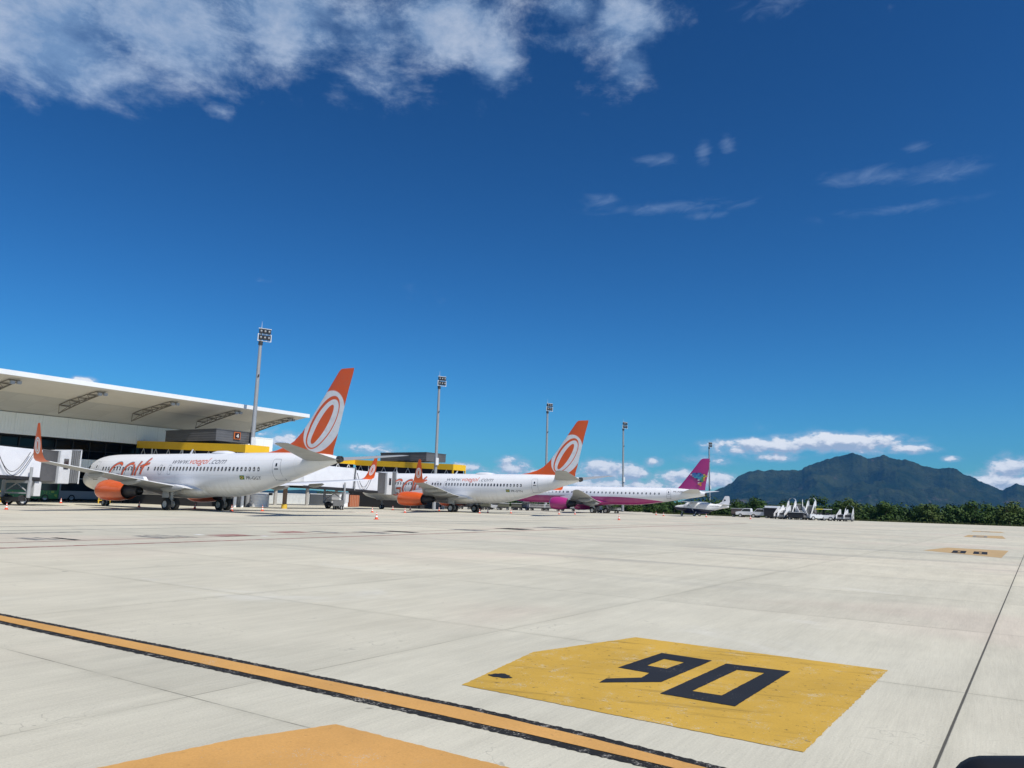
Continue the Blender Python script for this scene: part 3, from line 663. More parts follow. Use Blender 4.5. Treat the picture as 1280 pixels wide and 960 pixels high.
    G1 = arc(8.35, 3.32, 1.02, 1.12, 52, 305, sh); G2 = [(8.95, 2.50), (9.05, 3.02), (8.35, 3.12), (8.9, 3.22), (9.25, 3.2)]
    O1 = arc(10.55, 3.34, .92, 1.06, 70, 420, sh); L1 = [(12.35, 4.62), (12.1, 3.9), (11.85, 3.2), (11.7, 2.65), (11.95, 2.45), (12.35, 2.7)]
    T1 = [(13.55, 4.92), (13.2, 4.35), (12.9, 3.75), (12.75, 3.3)]; T2 = [(12.5, 4.05), (13.0, 4.22), (13.45, 4.28), (13.85, 4.42)]
    def smoothp(p, n=4):
        if len(p) > 12: return p
        o = []
        for i in range(len(p) - 1):
            a = p[max(i - 1, 0)]; b = p[i]; c = p[i + 1]; d = p[min(i + 2, len(p) - 1)]
            for k in range(n):
                t_ = k / n; o.append(tuple(.5 * (2 * b[j] + (c[j] - a[j]) * t_ + (2 * a[j] - 5 * b[j] + 4 * c[j] - d[j]) * t_**2 + (3 * b[j] - a[j] - 3 * c[j] + d[j]) * t_**3) for j in (0, 1)))
        return o + [p[-1]]
    mb = MB(); mc = MB()
    for p, w in ((G1, .24), (G2, .18), (O1, .24), (L1, .24), (T1, .24), (T2, .20)):
        pp = smoothp(p); mb.add(*B7.wrap(ribbon([(a - .06, b + .02) for a, b in pp], w * 1.38), .010)); mc.add(*B7.wrap(ribbon([(a + .03, b) for a, b in pp], w * .85), .018))
    for p, w in ((arc(8.45, 3.32, .72, .82, 60, 300, sh), .07), (arc(10.62, 3.34, .60, .74, 60, 400, sh), .07)): mb.add(*B7.wrap(ribbon(p, w), .012))
    lg = mb.build('script_logo', M_gtext, root, flipfix=False); mc.build('logo_stroke', M_og, lg, flipfix=False)
    for w_, a_, b_ in (('www.', 17.4, 19.95), ('.com', 23.02, 25.3)):
        mb = MB(); mb.add(*B7.wrap(fit_text(w_, a_, b_, 4.34, .60, .3), .012)); mb.build('web_lettering', M_gtext, root, flipfix=False)
    mb = MB(); mb.add(*B7.wrap(fit_text('voegol', 20.08, 22.9, 4.34, .60, .3), .012)); mb.build('orange_lettering', M_og, root, flipfix=False)
    mb = MB(); mb.add(*B7.wrap(([(27.5, 2.95), (28.05, 2.95), (28.05, 3.3), (27.5, 3.3)], [(0, 1, 2, 3)]), .010)); fl = mb.build('flag', M_green, root, flipfix=False)
    mb = MB(); mb.add(*B7.wrap(([(27.54, 3.125), (27.775, 2.98), (28.01, 3.125), (27.775, 3.27)], [(0, 1, 2, 3)]), .014)); mb.build('flag_diamond', M_flagy, fl, flipfix=False)
    mb = MB(); mb.add(*B7.wrap((arc(27.775, 3.125, .07, .07, 0, 340, 0, 14), [tuple(range(15))]), .018)); mb.build('flag_disc', M_flagb, fl, flipfix=False)
    return root
def reg(root, body, txt, x0, x1, z, h, m=None):
    mb = MB(); mb.add(*body.wrap(fit_text(txt, x0, x1, z, h, .1), .012)); return mb.build('registration_lettering', m or M_dtext, root, flipfix=False)
j1 = jet737(); j2 = copy_tree(j1)
for j, (nx, ny), t_, lab in ((j1, (45.96, 64.05), 'PR-GGT', 'nearest and largest white airliner with orange engines and orange ring-marked tail fin'),
                           (j2, (88.44, 63.03), 'PR-GTN', 'second orange-tailed white airliner, standing between the nearest airliner and the pink one')):
    j.location = (nx, ny, 0); j.rotation_euler = (0, 0, R(-90)); j['label'] = lab
    reg(j, B7, t_, 28.27, 29.92, 2.96, .28); del j['_G']

# ---------------------------------------------------------------- magenta and white jet
G1_ = 20.5
BE = Body([(0, .03, 2.95, 2.87), (.15, .3, 3.2, 2.6), (.5, .62, 3.45, 2.32), (1.1, .92, 3.8, 2.08), (2, 1.2, 4.35, 1.88), (3, 1.38, 4.78, 1.77), (4.5, 1.48, 4.96, 1.70), (6, 1.51, 5.0, 1.68), (26, 1.51, 5.0, 1.68), (28, 1.47, 5.0, 1.76), (30.5, 1.34, 4.99, 2.02), (33, 1.14, 4.96, 2.36), (36, .82, 4.90, 2.84), (39, .45, 4.68, 3.32), (40.6, .22, 4.3, 3.62), (40.9, .12, 4.15, 3.72)], G1_)
def azul_mat():
    m = bpy.data.materials.new('white_over_magenta_paint'); m.use_nodes = True; t = NT(m.node_tree); b = t.n['Principled BSDF']
    o = t.new('ShaderNodeTexCoord').outputs['Object']; x, y, z = t.sep(o)
    line = t.m('SUBTRACT', 3.12, t.m('MULTIPLY', t.mr(x, 3.0, 15.0, 0, 1), t.m('MULTIPLY', t.mr(x, 3.0, 15.0, 0, 1), 1.0)))
    f = t.mr(t.m('SUBTRACT', z, line), -.012, .012, 1, 0)
    g = t.mr(x, 14.2, 14.3, 1, 0)
    c = t.mix(t.m('MULTIPLY', f, g), (.80, .81, .83, 1), (.38, .03, .18, 1))
    n = t.noise(o, .6, 5, .6); c = t.mix(t.mr(n, .5, .8, 0, .25), c, (.4, .36, .38, 1))
    t.l.new(c, b.inputs['Base Color']); b.inputs['Roughness'].default_value = .3; b.inputs['Coat Weight'].default_value = .4
    return m
M_az = azul_mat(); M_mag = mat('magenta_paint', (.42, .032, .19), .32, coat=.3, dirt=.25, dcol=(.26, .03, .2))
M_grey2 = mat('pale_grey_paint', (.60, .61, .62), .4, dirt=.3)
def jetE():
    G = G1_
    root = thing('airliner', (131.5, 62.3, 0), R(-90), 'white airliner with magenta belly, engines and tail fin, farthest of the big airliners', 'airplane'); root['_G'] = G
    BE.skin(.6).build('fuselage', M_az, root, smooth=True)
    for i in range(13): window(root, BE, 6.6 + .79 * i - 2.0, 3.86, .26, .34)
    for i in range(24): window(root, BE, 14.35 + .795 * i, 3.86, .26, .34)
    door(root, BE, 34.0, 34.75, 2.98, 4.62); door(root, BE, 3.4, 4.2, 2.8, 4.5)
    for side in (-1, 1):
        P = [(1.7, 3.55), (2.1, 3.5), (2.6, 3.55), (3.0, 3.65), (3.0, 4.0), (2.7, 4.15), (2.3, 4.1)]
        mb = MB(); mb.add(*BE.wrap((P, [tuple(range(len(P)))]), .015, side)); mb.build('cockpit_window', M_win, root, flipfix=False)
    mb = MB(); n = 32; rings = []
    for i in range(21):
        f = i / 20; s = math.sin(math.pi * f) ** .5 if 0 < f < 1 else 0; rings.append([(13.3 + 10.5 * f - G, 1.75 * s * math.cos(2 * math.pi * k / n), 2.1 + .72 * s * math.sin(2 * math.pi * k / n)) for k in range(n)])
    mb.loft(rings); mb.build('belly_fairing', M_mag, root, smooth=True)
    for s in (-1, 1):
        secs = [(13.6 - G, s * .3, 1.95, 7.6, .13, 0), (14.4 - G, s * 1.5, 2.02, 6.9, .13, 0), (16.6 - G, s * 5.0, 2.5, 5.0, .12, 0), (20.0 - G, s * 10.5, 3.2, 3.1, .11, 0), (22.4 - G, s * 15.0, 3.85, 1.6, .10, 0), (23.3 - G, s * 15.9, 4.0, .6, .08, 0)]
        w = wing_mesh(secs).build('wing', M_lgrey, root, smooth=True)
        mb = MB()
        for a, b in zip(secs[1:], secs[2:]):
            mb.loft([[(q[0] + q[3] * .72, q[1], q[2] + .075 * q[3] * .5), (q[0] + q[3] + .08, q[1], q[2] + .015), (q[0] + q[3] + .08, q[1], q[2] - .03), (q[0] + q[3] * .72, q[1], q[2] + .05 * q[3] * .5)] for q in (a, b)])
        mb.build('flap', M_grey2, w)
        for yy, xx, zz, LL in ((3.6, 18.6, 1.75, 3.4), (7.6, 19.6, 2.35, 3.0)):
            mb = MB(); mb.loft([[(xx + LL * f - G, s * yy + (.26 * q) * math.cos(2 * math.pi * k / 14), zz + (.42 * q) * math.sin(2 * math.pi * k / 14)) for k in range(14)] for f, q in ((0, .05), (.12, .6), (.35, 1), (.6, .9), (.85, .5), (1, .06))])
            mb.build('flap_track_fairing', M_lgrey, w, smooth=True)
        engine(root, G, s * 4.9, 1.6, 12.7, 16.3, 17.9, 1.24, M_mag)
        wing_mesh([(36.2 - G, s * .3, 4.15, 3.9, .10, 0), (36.8 - G, s * .9, 4.2, 3.4, .10, 0), (39.9 - G, s * 5.9, 4.6, 1.6, .09, 0), (40.3 - G, s * 6.1, 4.62, 1.1, .06, 0)]).build('tailplane', M_grey2, root, smooth=True)
        gear_leg(root, 'main_gear', 20.5, s * 2.97, 2.1, .52, .36, .8)
    gear_leg(root, 'nose_gear', 4.4, 0, 1.9, .32, .2, .4, False)
    mb = MB(); mb.loft([[(xl + u * c - G, h * .42 * .22 * min(c, 5), z) for u, h in AF] for xl, z, c in ((35.2, 4.6, 5.6), (35.6, 4.78, 5.15), (36.4, 5.6, 4.45), (38.4, 8.0, 2.95), (39.8, 9.75, 1.78), (40.15, 10.1, 1.45), (40.5, 10.2, 1.05))])
    fin = mb.build('tail_fin', M_mag, root, smooth=True)
    mb = MB(); mb.lathe((40.75 - G, 0, 3.93), (1, 0, 0), [(0, .26), (.3, .2), (.3, .1)], 16, 0, False); mb.build('exhaust_port', M_dark, root, smooth=True)
    cols = {'b': mat('emblem_blue', (.02, .16, .42), .5), 'd': mat('emblem_navy', (.02, .04, .2), .5), 't': mat('emblem_teal', (.05, .32, .45), .5), 'g': mat('emblem_green', (.05, .30, .10), .5), 'y': mat('emblem_yellow', (.65, .5, .06), .5), 'o': mat('emblem_orange', (.65, .25, .06), .5), 'p': mat('emblem_pale', (.6, .5, .55), .5)}
    rows = [' bbdbb', 'pbbbtdby', ' tbtbbtgy', '  ttttgy', '   dttgo', '    pggo', '     dg', '    po', '    oo', '     o']
    keys = list(cols); mb = MB(); e = .27
    for r_, row in enumerate(rows):
        for c_, ch in enumerate(row):
            if ch == ' ': continue
            x = 38.15 + .37 * c_ * .9 + .0 - G; z = 7.45 - .235 * r_; j = rnd.uniform(-.03, .03)
            for sd in (-1, 1):
                yy = sd * .215
                mb.add([(x + j, yy, z), (x + .33 + j, yy, z + .02), (x + .35, yy, z + .23), (x + .02, yy, z + .21)], [(0, 1, 2, 3)], keys.index(ch))
    mb.build('tail_emblem', [cols[k] for k in keys], root, flipfix=False)
    reg(root, BE, 'PS-AEB', 35.2, 36.9, 4.16, .26)
    mb = MB(); mb.add(*BE.wrap(([(37.05, 4.17), (37.45, 4.17), (37.45, 4.42), (37.05, 4.42)], [(0, 1, 2, 3)]), .014)); mb.build('flag', M_green, root, flipfix=False)
    mb = MB(); mb.add(*BE.wrap(fit_text('Azul', 6.6, 10.4, 4.15, .62, .25), .012)); mb.build('title_lettering', cols['d'], root, flipfix=False)
    del root['_G']; return root
jetE()

# ---------------------------------------------------------------- small high-wing turboprop
def small_plane():
    G = 5.2
    st = [(0, .05, 1.95, 1.85), (.15, .25, 2.12, 1.6), (.6, .42, 2.3, 1.35), (1.5, .52, 2.42, 1.18), (2.2, .62, 2.52, 1.0), (2.9, .78, 2.95, .92), (3.4, .8, 3.05, .9), (7.5, .78, 3.02, .92), (9, .55, 2.85, 1.35), (11, .3, 2.62, 1.85), (12.4, .12, 2.5, 2.1)]
    B = Body(st, G)
    root = thing('light_aircraft', (137.6, 45.6, 0), R(-90), 'small white and navy single-propeller plane with a high wing, right of the pink-tailed airliner', 'airplane')
    m = bpy.data.materials.new('white_over_navy_paint'); m.use_nodes = True; t = NT(m.node_tree); b = t.n['Principled BSDF']
    x, y, z = t.sep(t.new('ShaderNodeTexCoord').outputs['Object']); ln_ = t.m('SUBTRACT', 1.95, t.m('MULTIPLY', t.mr(x, -5.2, 5, 0, 1), .55))
    t.l.new(t.mix(t.mr(t.m('SUBTRACT', z, ln_), -.01, .01, 1, 0), (.8, .81, .82, 1), (.012, .016, .05, 1)), b.inputs['Base Color']); b.inputs['Roughness'].default_value = .3
    B.skin(.4, e=2.5).build('fuselage', m, root, smooth=True)
    w = wing_mesh([(4.2 - G, -7.9, 3.2, 1.25, .11, 0), (3.75 - G, -3.5, 3.12, 1.9, .12, 0), (3.75 - G, 3.5, 3.12, 1.9, .12, 0), (4.2 - G, 7.9, 3.2, 1.25, .11, 0)]).build('wing', M_white, root, smooth=True)
    for s in (-1, 1):
        mb = MB(); mb.tube((4.6 - G, s * .75, 1.15), (4.5 - G, s * 3.4, 3.05), .06, 8); mb.build('wing_strut', M_white, root, smooth=True)
        mb = MB(); mb.tube((5.2 - G, s * .6, 1.0), (5.2 - G, s * 1.7, .4), .07, 8); g = mb.build('main_gear', M_white, root); wheel('wheel', g, 0, s * 1.78, .36, .24, s)
        wing_mesh([(11.0 - G, s * .1, 2.75, 1.35, .1, 0), (11.35 - G, s * 3.1, 2.78, .85, .1, 0)]).build('tailplane', M_white, root, smooth=True)
    mb = MB(); mb.tube((1.75 - G, 0, 1.2), (1.7 - G, 0, .35), .06, 8); g = mb.build('nose_gear', M_white, root); wheel('wheel', g, 1.7 - G, 0, .3, .2, 1)
    mb = MB(); mb.loft([[(xl + u * c - G, h * .1 * min(c, 2), z_) for u, h in AF] for xl, z_, c in ((8.6, 2.65, 3.9), (10.2, 2.95, 2.3), (10.9, 3.4, 1.75), (11.5, 4.5, 1.05), (11.65, 4.62, .75))]); mb.build('tail_fin', M_white, root, smooth=True)
    mb = MB(); mb.bb(11.35 - G, 11.75 - G, -.11, -.105, 3.55, 3.85); mb.build('tail_mark', mat('navy_paint', (.012, .016, .06), .4), root)
    mb = MB()
    for k in range(3):
        a = R(20 + 120 * k); u = Vector((0, math.cos(a), math.sin(a))); v_ = Vector((.06, -math.sin(a) * .08, math.cos(a) * .08)); o = Vector((.02 - G, 0, 1.9))
        mb.loft([[o + u * r_ + v_ * q, o + u * r_ + Vector((.02, 0, 0)), o + u * r_ - v_ * q, o + u * r_ - Vector((.02, 0, 0))] for r_, q in ((.1, .5), (.5, 1.2), (1.1, 1.1), (1.33, .5))])
    mb.lathe((.15 - G, 0, 1.9), (-1, 0, 0), [(0, .2), (.25, .14), (.4, .02)], 14); mb.build('propeller', M_dark, root)
    for side in (-1, 1):
        for P in ([(2.35, 2.45), (2.85, 2.42), (3.0, 2.80), (2.72, 2.80)], [(3.1, 2.35), (3.75, 2.35), (3.75, 2.82), (3.1, 2.85)]):
            mb = MB(); mb.add(*B.wrap((P, [(0, 1, 2, 3)]), .05, side)); mb.build('cockpit_window', M_win, root, flipfix=False)
    for i in range(5): window(root, B, 4.5 + .75 * i, 2.45, .34, .34)
    mb = MB(); mb.loft([[(x_ - G, .5 * q * math.cos(2 * math.pi * k / 16), .82 + .28 * q * math.sin(2 * math.pi * k / 16)) for k in range(16)] for x_, q in ((2.0, .1), (2.6, .9), (3.4, 1), (7.2, 1), (8.2, .1))]); mb.build('cargo_pod', MATS['navy_paint'], root, smooth=True)
    root.scale = (.82, .82, .82)
    mb = MB(); mb.add(*B.wrap(fit_text('TWO FLEX', 8.1, 10.4, 2.25, .25), .03)); mb.build('side_lettering', MATS['navy_paint'], root, flipfix=False)
small_plane()

# ---------------------------------------------------------------- terminal
M_pan = bpy.data.materials.new('ribbed_white_cladding'); M_pan.use_nodes = True
t = NT(M_pan.node_tree); b = t.n['Principled BSDF']; P_ = t.new('ShaderNodeNewGeometry').outputs['Position']; px_, py_, pz_ = t.sep(P_)
rib = t.m('SINE', t.m('MULTIPLY', px_, 18.0)); seam = t.mr(t.m('ABSOLUTE', t.m('SUBTRACT', t.m('FRACT', t.m('DIVIDE', px_, 3.1)), .5)), .0, .01, 1, 0)
cc = t.mix(t.mr(t.noise(P_, .5, 5, .6), .35, .7), (.88, .90, .88, 1), (.84, .86, .84, 1)); cc = t.mix(t.m('MULTIPLY', seam, .5), cc, (.3, .32, .32, 1))
t.l.new(cc, b.inputs['Base Color']); b.inputs['Roughness'].default_value = .5
bp = t.new('ShaderNodeBump'); bp.inputs['Distance'].default_value = .03; bp.inputs['Strength'].default_value = .4; t.l.new(rib, bp.inputs['Height']); t.l.new(bp.outputs[0], b.inputs['Normal'])
M_sof = bpy.data.materials.new('shaded_soffit_panels'); M_sof.use_nodes = True
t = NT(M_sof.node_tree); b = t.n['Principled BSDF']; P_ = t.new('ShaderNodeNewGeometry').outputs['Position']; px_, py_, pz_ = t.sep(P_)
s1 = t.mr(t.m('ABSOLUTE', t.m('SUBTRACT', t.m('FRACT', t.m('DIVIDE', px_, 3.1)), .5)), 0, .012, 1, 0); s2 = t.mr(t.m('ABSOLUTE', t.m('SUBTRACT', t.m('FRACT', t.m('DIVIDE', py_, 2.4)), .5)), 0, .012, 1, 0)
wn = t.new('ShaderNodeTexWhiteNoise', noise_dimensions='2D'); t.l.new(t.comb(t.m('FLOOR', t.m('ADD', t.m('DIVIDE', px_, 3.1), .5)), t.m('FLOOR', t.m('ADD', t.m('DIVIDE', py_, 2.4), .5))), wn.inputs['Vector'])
cc = t.mix(wn.outputs['Value'], (.56, .56, .53, 1), (.61, .61, .58, 1)); cc = t.mix(t.m('MULTIPLY', t.m('MAXIMUM', s1, s2), .45), cc, (.25, .25, .23, 1))  # inner slope coloured darker, its shade put into the panel tone
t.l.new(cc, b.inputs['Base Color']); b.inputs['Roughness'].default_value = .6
M_roofw = mat('white_roof_metal', (.80, .81, .80), .4, dirt=.2, dscale=.3)
M_glass = mat('dark_glazing', (.006, .007, .009), .12, spec=.25)
M_mull = mat('dark_mullion', (.03, .028, .026), .5)
M_truss = mat('weathered_truss_steel', (.20, .18, .15), .6, dirt=.4, dscale=3)
M_lamp = mat('floodlight_lens', (.40, .41, .43), .3)
M_void = mat('shadowed_interior', (.02, .02, .022), .9)  # shade of the undercroft put into a near-black colour
M_cgrey = mat('column_concrete', (.38, .37, .35), .85, dirt=.4)
T0, T1 = -30.0, 78.2
term = thing('terminal_building', (0, 100, 0), 0, 'long terminal with broad white overhanging roof, white clad wall and dark recessed glazing', 'terminal')
term_off = (0, -100, 0)
def tb(mb, name, m, parent=term, **k):
    o = mb.build(name, m, parent, **k)
    if parent is term: o.location = term_off
    return o
# roof: top skin, fascia and two-slope soffit built as one closed section swept along X, with a thickened rear
prof = [(84.8, 13.42), (84.8, 13.18), (92.0, 12.20), (99.4, 10.62), (135, 10.8), (135, 15.6), (118, 16.2), (100, 15.2), (90, 14.1)]
mb = MB(); n = len(prof); N = 36
for k in range(N):
    xa = T0 + (T1 - T0) * k / N; xb = T0 + (T1 - T0) * (k + 1) / N
    vs = [(xa, y, z) for y, z in prof] + [(xb, y, z) for y, z in prof]
    for i in range(n):
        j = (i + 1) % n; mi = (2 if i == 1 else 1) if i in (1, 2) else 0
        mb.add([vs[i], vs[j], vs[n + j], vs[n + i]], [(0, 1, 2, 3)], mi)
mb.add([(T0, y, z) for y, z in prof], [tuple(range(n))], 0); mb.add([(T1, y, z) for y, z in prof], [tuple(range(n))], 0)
tb(mb, 'roof', [M_roofw, M_sof, mat('lit_smooth_soffit', (.74, .72, .66), .6, dirt=.15, dscale=.25)])  # outer slope coloured lighter than the inner, shading across the crease painted in
mb = MB(); mb.bb(T0, T1 + .02, 84.6, 84.95, 13.1, 13.62); tb(mb, 'roof_fascia', M_roofw)
mb = MB(); mb.bb(T0, 84.0, 99.0, 99.3, 8.02, 10.60); mb.bb(83.7, 84.0, 99.3, 125, 8.0, 10.6); mb.bb(78.3, 84.0, 99.3, 125, 10.45, 10.6); mb.bb(78.2, 84, 98.97, 99.1, 10.6, 10.75); tb(mb, 'clad_wall', M_pan)
mb = MB(); mb.bb(T0, 78, 102.2, 102.4, 5.5, 8.0); tb(mb, 'upper_glazing', M_glass)
mb = MB()
x = T0
while x < 78: mb.bb(x, x + .12, 102.0, 102.25, 5.5, 8.0); x += 2.2
mb.bb(T0, 78, 101.98, 102.2, 6.7, 6.8); mb.bb(T0, 84, 99.3, 102.4, 7.98, 8.1); tb(mb, 'mullions', M_mull)
mb = MB(); mb.bb(T0, 84, 99.02, 99.3, 4.35, 5.50); mb.bb(T0, 84, 99.3, 125, 5.2, 5.4); tb(mb, 'lower_wall_band', M_pan)
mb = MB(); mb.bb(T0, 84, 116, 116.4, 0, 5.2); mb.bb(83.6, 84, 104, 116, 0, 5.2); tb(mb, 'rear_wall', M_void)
for i in range(12):
    mb = MB(); mb.box((T0 + 4 + 9.35 * i, 109.0, 2.6), (.8, .8, 5.2)); tb(mb, 'column', M_mull)
def roof_truss(x):
    mb = MB(); tops = [Vector((x, 94.2, 11.62)), Vector((x, 92.0, 12.08)), Vector((x, 90.2, 12.33)), Vector((x, 88.3, 12.59)), Vector((x, 86.4, 12.85))]
    bot = [Vector((x, 95.2, 10.72)), Vector((x, 92.6, 11.30)), Vector((x, 90.6, 11.75)), Vector((x, 88.6, 12.15)), Vector((x, 86.4, 12.55))]
    for s in (-.55, .55):
        o = Vector((s, 0, 0)); tt = [p + o for p in tops]
        mb.path(tt, .05, 6); 
        for i in range(4):
            mb.tube(tt[i], bot[i + 1], .035, 6); mb.tube(bot[i], tt[i], .035, 6)
        mb.tube(bot[4], tt[4], .05, 6)
    for p in tops: mb.tube(p + Vector((-.55, 0, 0)), p + Vector((.55, 0, 0)), .05, 6)
    mb.path(bot, .07, 8)
    tr = tb(mb, 'roof_truss', M_truss)
    mb = MB(); mb.box((x - .3, 86.1, 12.55), (.45, .3, .35)); mb.box((x + .35, 86.1, 12.62), (.45, .3, .35)); mb.build('floodlight', M_lamp, tr, bevel=.04)
for x in (1.0, 10.4, 19.8, 29.2, 38.6, 47.9, 57.2, 66.8, 76.2): roof_truss(x)

# fixed walkways with lift towers
M_yb = mat('yellow_fascia_paint', (.80, .48, .015), .42, dirt=.25, dscale=.5, dcol=(.62, .36, .02))
M_tow = bpy.data.materials.new('grey_ribbed_cladding'); M_tow.use_nodes = True
t = NT(M_tow.node_tree); b = t.n['Principled BSDF']; P_ = t.new('ShaderNodeNewGeometry').outputs['Position']; px_, py_, pz_ = t.sep(P_)
t.l.new(t.mix(t.mr(t.noise(P_, .7, 4, .6), .3, .7), (.085, .085, .088, 1), (.105, .105, .108, 1)), b.inputs['Base Color']); b.inputs['Roughness'].default_value = .5
bp = t.new('ShaderNodeBump'); bp.inputs['Distance'].default_value = .03; bp.inputs['Strength'].default_value = .3; t.l.new(t.m('SINE', t.m('MULTIPLY', pz_, 20)), bp.inputs['Height']); t.l.new(bp.outputs[0], b.inputs['Normal'])
M_wsteel = mat('white_painted_steel', (.70, .71, .72), .4, dirt=.3, dscale=2)
def walkway(n0, lab):
    """fixed bridge running from the terminal front (y 98.9) out to y 76.4"""
    root = thing('fixed_walkway', (n0, 76.4, 0), 0, lab, 'walkway', 'fixed walkways with yellow fascias')
    W_ = 3.4; L = 22.5
    zt = lambda y: 7.65 + .81 * y / 22.0
    def beam(x0, x1, y0, y1, a, bq, mi=0):     # box that follows the slope; a,b offsets below the top line
        mb.add([(x0, y0, zt(y0) + a), (x1, y0, zt(y0) + a), (x1, y1, zt(y1) + a), (x0, y1, zt(y1) + a), (x0, y0, zt(y0) + bq), (x1, y0, zt(y0) + bq), (x1, y1, zt(y1) + bq), (x0, y1, zt(y1) + bq)],
               [(0, 3, 2, 1), (4, 5, 6, 7), (0, 1, 5, 4), (1, 2, 6, 5), (2, 3, 7, 6), (3, 0, 4, 7)], mi)
    mb = MB(); beam(-.12, .02, 0, L, -.98, 0); beam(W_, W_ + .14, 0, L, -.98, 0); beam(-.12, W_ + .14, -.14, 0, -.98, 0); beam(-.12, .02, -.14, .12, -3.2, -.98); beam(W_, W_ + .14, -.14, .12, -3.2, -.98); mb.build('yellow_fascia', M_yb, root)
    mb = MB(); beam(0, W_, 0, L, -.30, -.12); mb.build('walkway_roof', M_roofw, root)
    mb = MB(); beam(-.05, W_ + .05, 0, L, -3.75, -3.3); mb.build('floor_deck', M_wsteel, root)
    mb = MB(); beam(.22, .27, .1, L, -3.3, -.98); beam(W_ - .27, W_ - .22, .1, L, -3.3, -.98); mb.build('side_glazing', mat('navy_glazing', (.008, .012, .028), .3, spec=.15), root)
    for s in (.04, W_ - .04):
        mb = MB(); k = 8; 
        for i in range(k):
            y0 = L * i / k; y1 = L * (i + 1) / k; ym = (y0 + y1) / 2
            mb.tube((s, y0 + .1, zt(y0) - 3.3), (s, ym, zt(ym) - .98), .042, 6); mb.tube((s, ym, zt(ym) - .98), (s, y1 - .1, zt(y1) - 3.3), .042, 6)
        for y0 in (L - 3.4, L * .55): mb.tube((s, y0, zt(y0) - 3.3), (s, y0, zt(y0) - .98), .10, 8)
        mb.build('side_truss', M_wsteel, root)
    for y in (4.0, 17.0):
        for x in (.5, W_ - .5):
            mb = MB(); mb.tube((x, y, 0), (x, y, zt(y) - 3.75), .28, 16); mb.build('column', M_cgrey, root, smooth=True)
    g0 = MB(); g0.bb(-1.5, W_ + .1, 6.2, 22.3, 0, 3.9); g0.build('undercroft_shade_block', M_void, root)  # near-black block added where the open undercroft shows only shade
    # tower stands beside and over the walkway
    tw = MB(); tw.bb(W_ + .2, 5.6, 5.85, 16.4, 0, 7.2); tw.bb(.03, 5.6, 5.85, 16.4, zt(16) + .02, 9.66); o = tw.build('lift_tower', M_tow, root)
    c = MB(); c.bb(-.03, 5.66, 5.79, 16.46, 9.66, 9.76); c.build('tower_coping', M_tow, o)
    return root
walkway(60.7, 'yellow-edged walkway with dark grey lift tower behind the nearest airliner')
walkway(103.3, 'yellow-edged walkway with dark grey lift tower behind the second orange-tailed airliner')
# link gallery between terminal end and the second walkway
gal = thing('link_gallery', (84.1, 99, 0), 0, 'yellow-topped glazed gallery joining the terminal end to the second walkway', 'walkway')
mb = MB(); mb.bb(0, 19.1, -.14, 0, 7.62, 8.62); mb.bb(0, 19.1, 4, 4.14, 7.62, 8.62); mb.build('yellow_fascia', M_yb, gal)
mb = MB(); mb.bb(0, 19.1, 0, 4, 8.2, 8.4); mb.build('walkway_roof', M_roofw, gal)
mb = MB(); mb.bb(0, 19.1, .2, .25, 5.2, 7.62); mb.build('side_glazing', MATS['navy_glazing'], gal)
mb = MB()
for i in range(7): mb.tube((19 * i / 7, 0, 5.2), (19 * (i + .5) / 7, 0, 7.6), .085, 6); mb.tube((19 * (i + .5) / 7, 0, 7.6), (19 * (i + 1) / 7, 0, 5.2), .085, 6)
mb.build('side_truss', M_wsteel, gal)
mb = MB(); mb.bb(0, 19.1, -.1, 4.1, 4.75, 5.2); mb.build('floor_deck', M_wsteel, gal)
for x in (3, 10, 17):
    mb = MB(); mb.tube((x, 2, 0), (x, 2, 4.75), .3, 14); mb.build('column', M_cgrey, gal, smooth=True)
# gate sign on the lift tower
gs = thing('gate_sign', (63.8, 82.13, 9.1), 0, 'small dark gate sign with orange rim and white number 4 on the grey tower', 'sign')
mb = MB(); mb.box((0, -.02, 0), (.98, .10, .92)); mb.build('sign_frame', mat('sign_orange', (.55, .14, .03), .5), gs)
mb = MB(); mb.box((0, -.085, 0), (.78, .03, .74)); mb.build('sign_face', mat('sign_black', (.03, .012, .01), .5), gs)
vs, fs = fit_text('4', -.2, .2, -.26, .5); mb = MB(); mb.add([(x, -.105, z) for x, z in vs], fs); mb.build('sign_number', mat('sign_white', (.8, .78, .74), .5), gs, flipfix=False)

# ---------------------------------------------------------------- jet bridges
M_br = bpy.data.materials.new('corrugated_bridge_wall'); M_br.use_nodes = True
t = NT(M_br.node_tree); b = t.n['Principled BSDF']; P_ = t.new('ShaderNodeTexCoord').outputs['Object']; px_, py_, pz_ = t.sep(P_)
t.l.new(t.mix(t.mr(t.noise(P_, .9, 5, .6), .35, .7), (.76, .77, .80, 1), (.68, .69, .73, 1)), b.inputs['Base Color']); b.inputs['Roughness'].default_value = .45
bp = t.new('ShaderNodeBump'); bp.inputs['Distance'].default_value = .02; bp.inputs['Strength'].default_value = .12; t.l.new(t.m('SINE', t.m('MULTIPLY', px_, 26.0)), bp.inputs['Height']); t.l.new(bp.outputs[0], b.inputs['Normal'])
M_bel = mat('bellows_fabric', (.10, .10, .105), .8, dirt=.3); M_cab = mat('cab_pale_paint', (.66, .67, .68), .4, dirt=.25)
M_yel2 = mat('safety_yellow', (.65, .42, .04), .5); M_blackp = mat('black_paint_metal', (.025, .025, .028), .5)
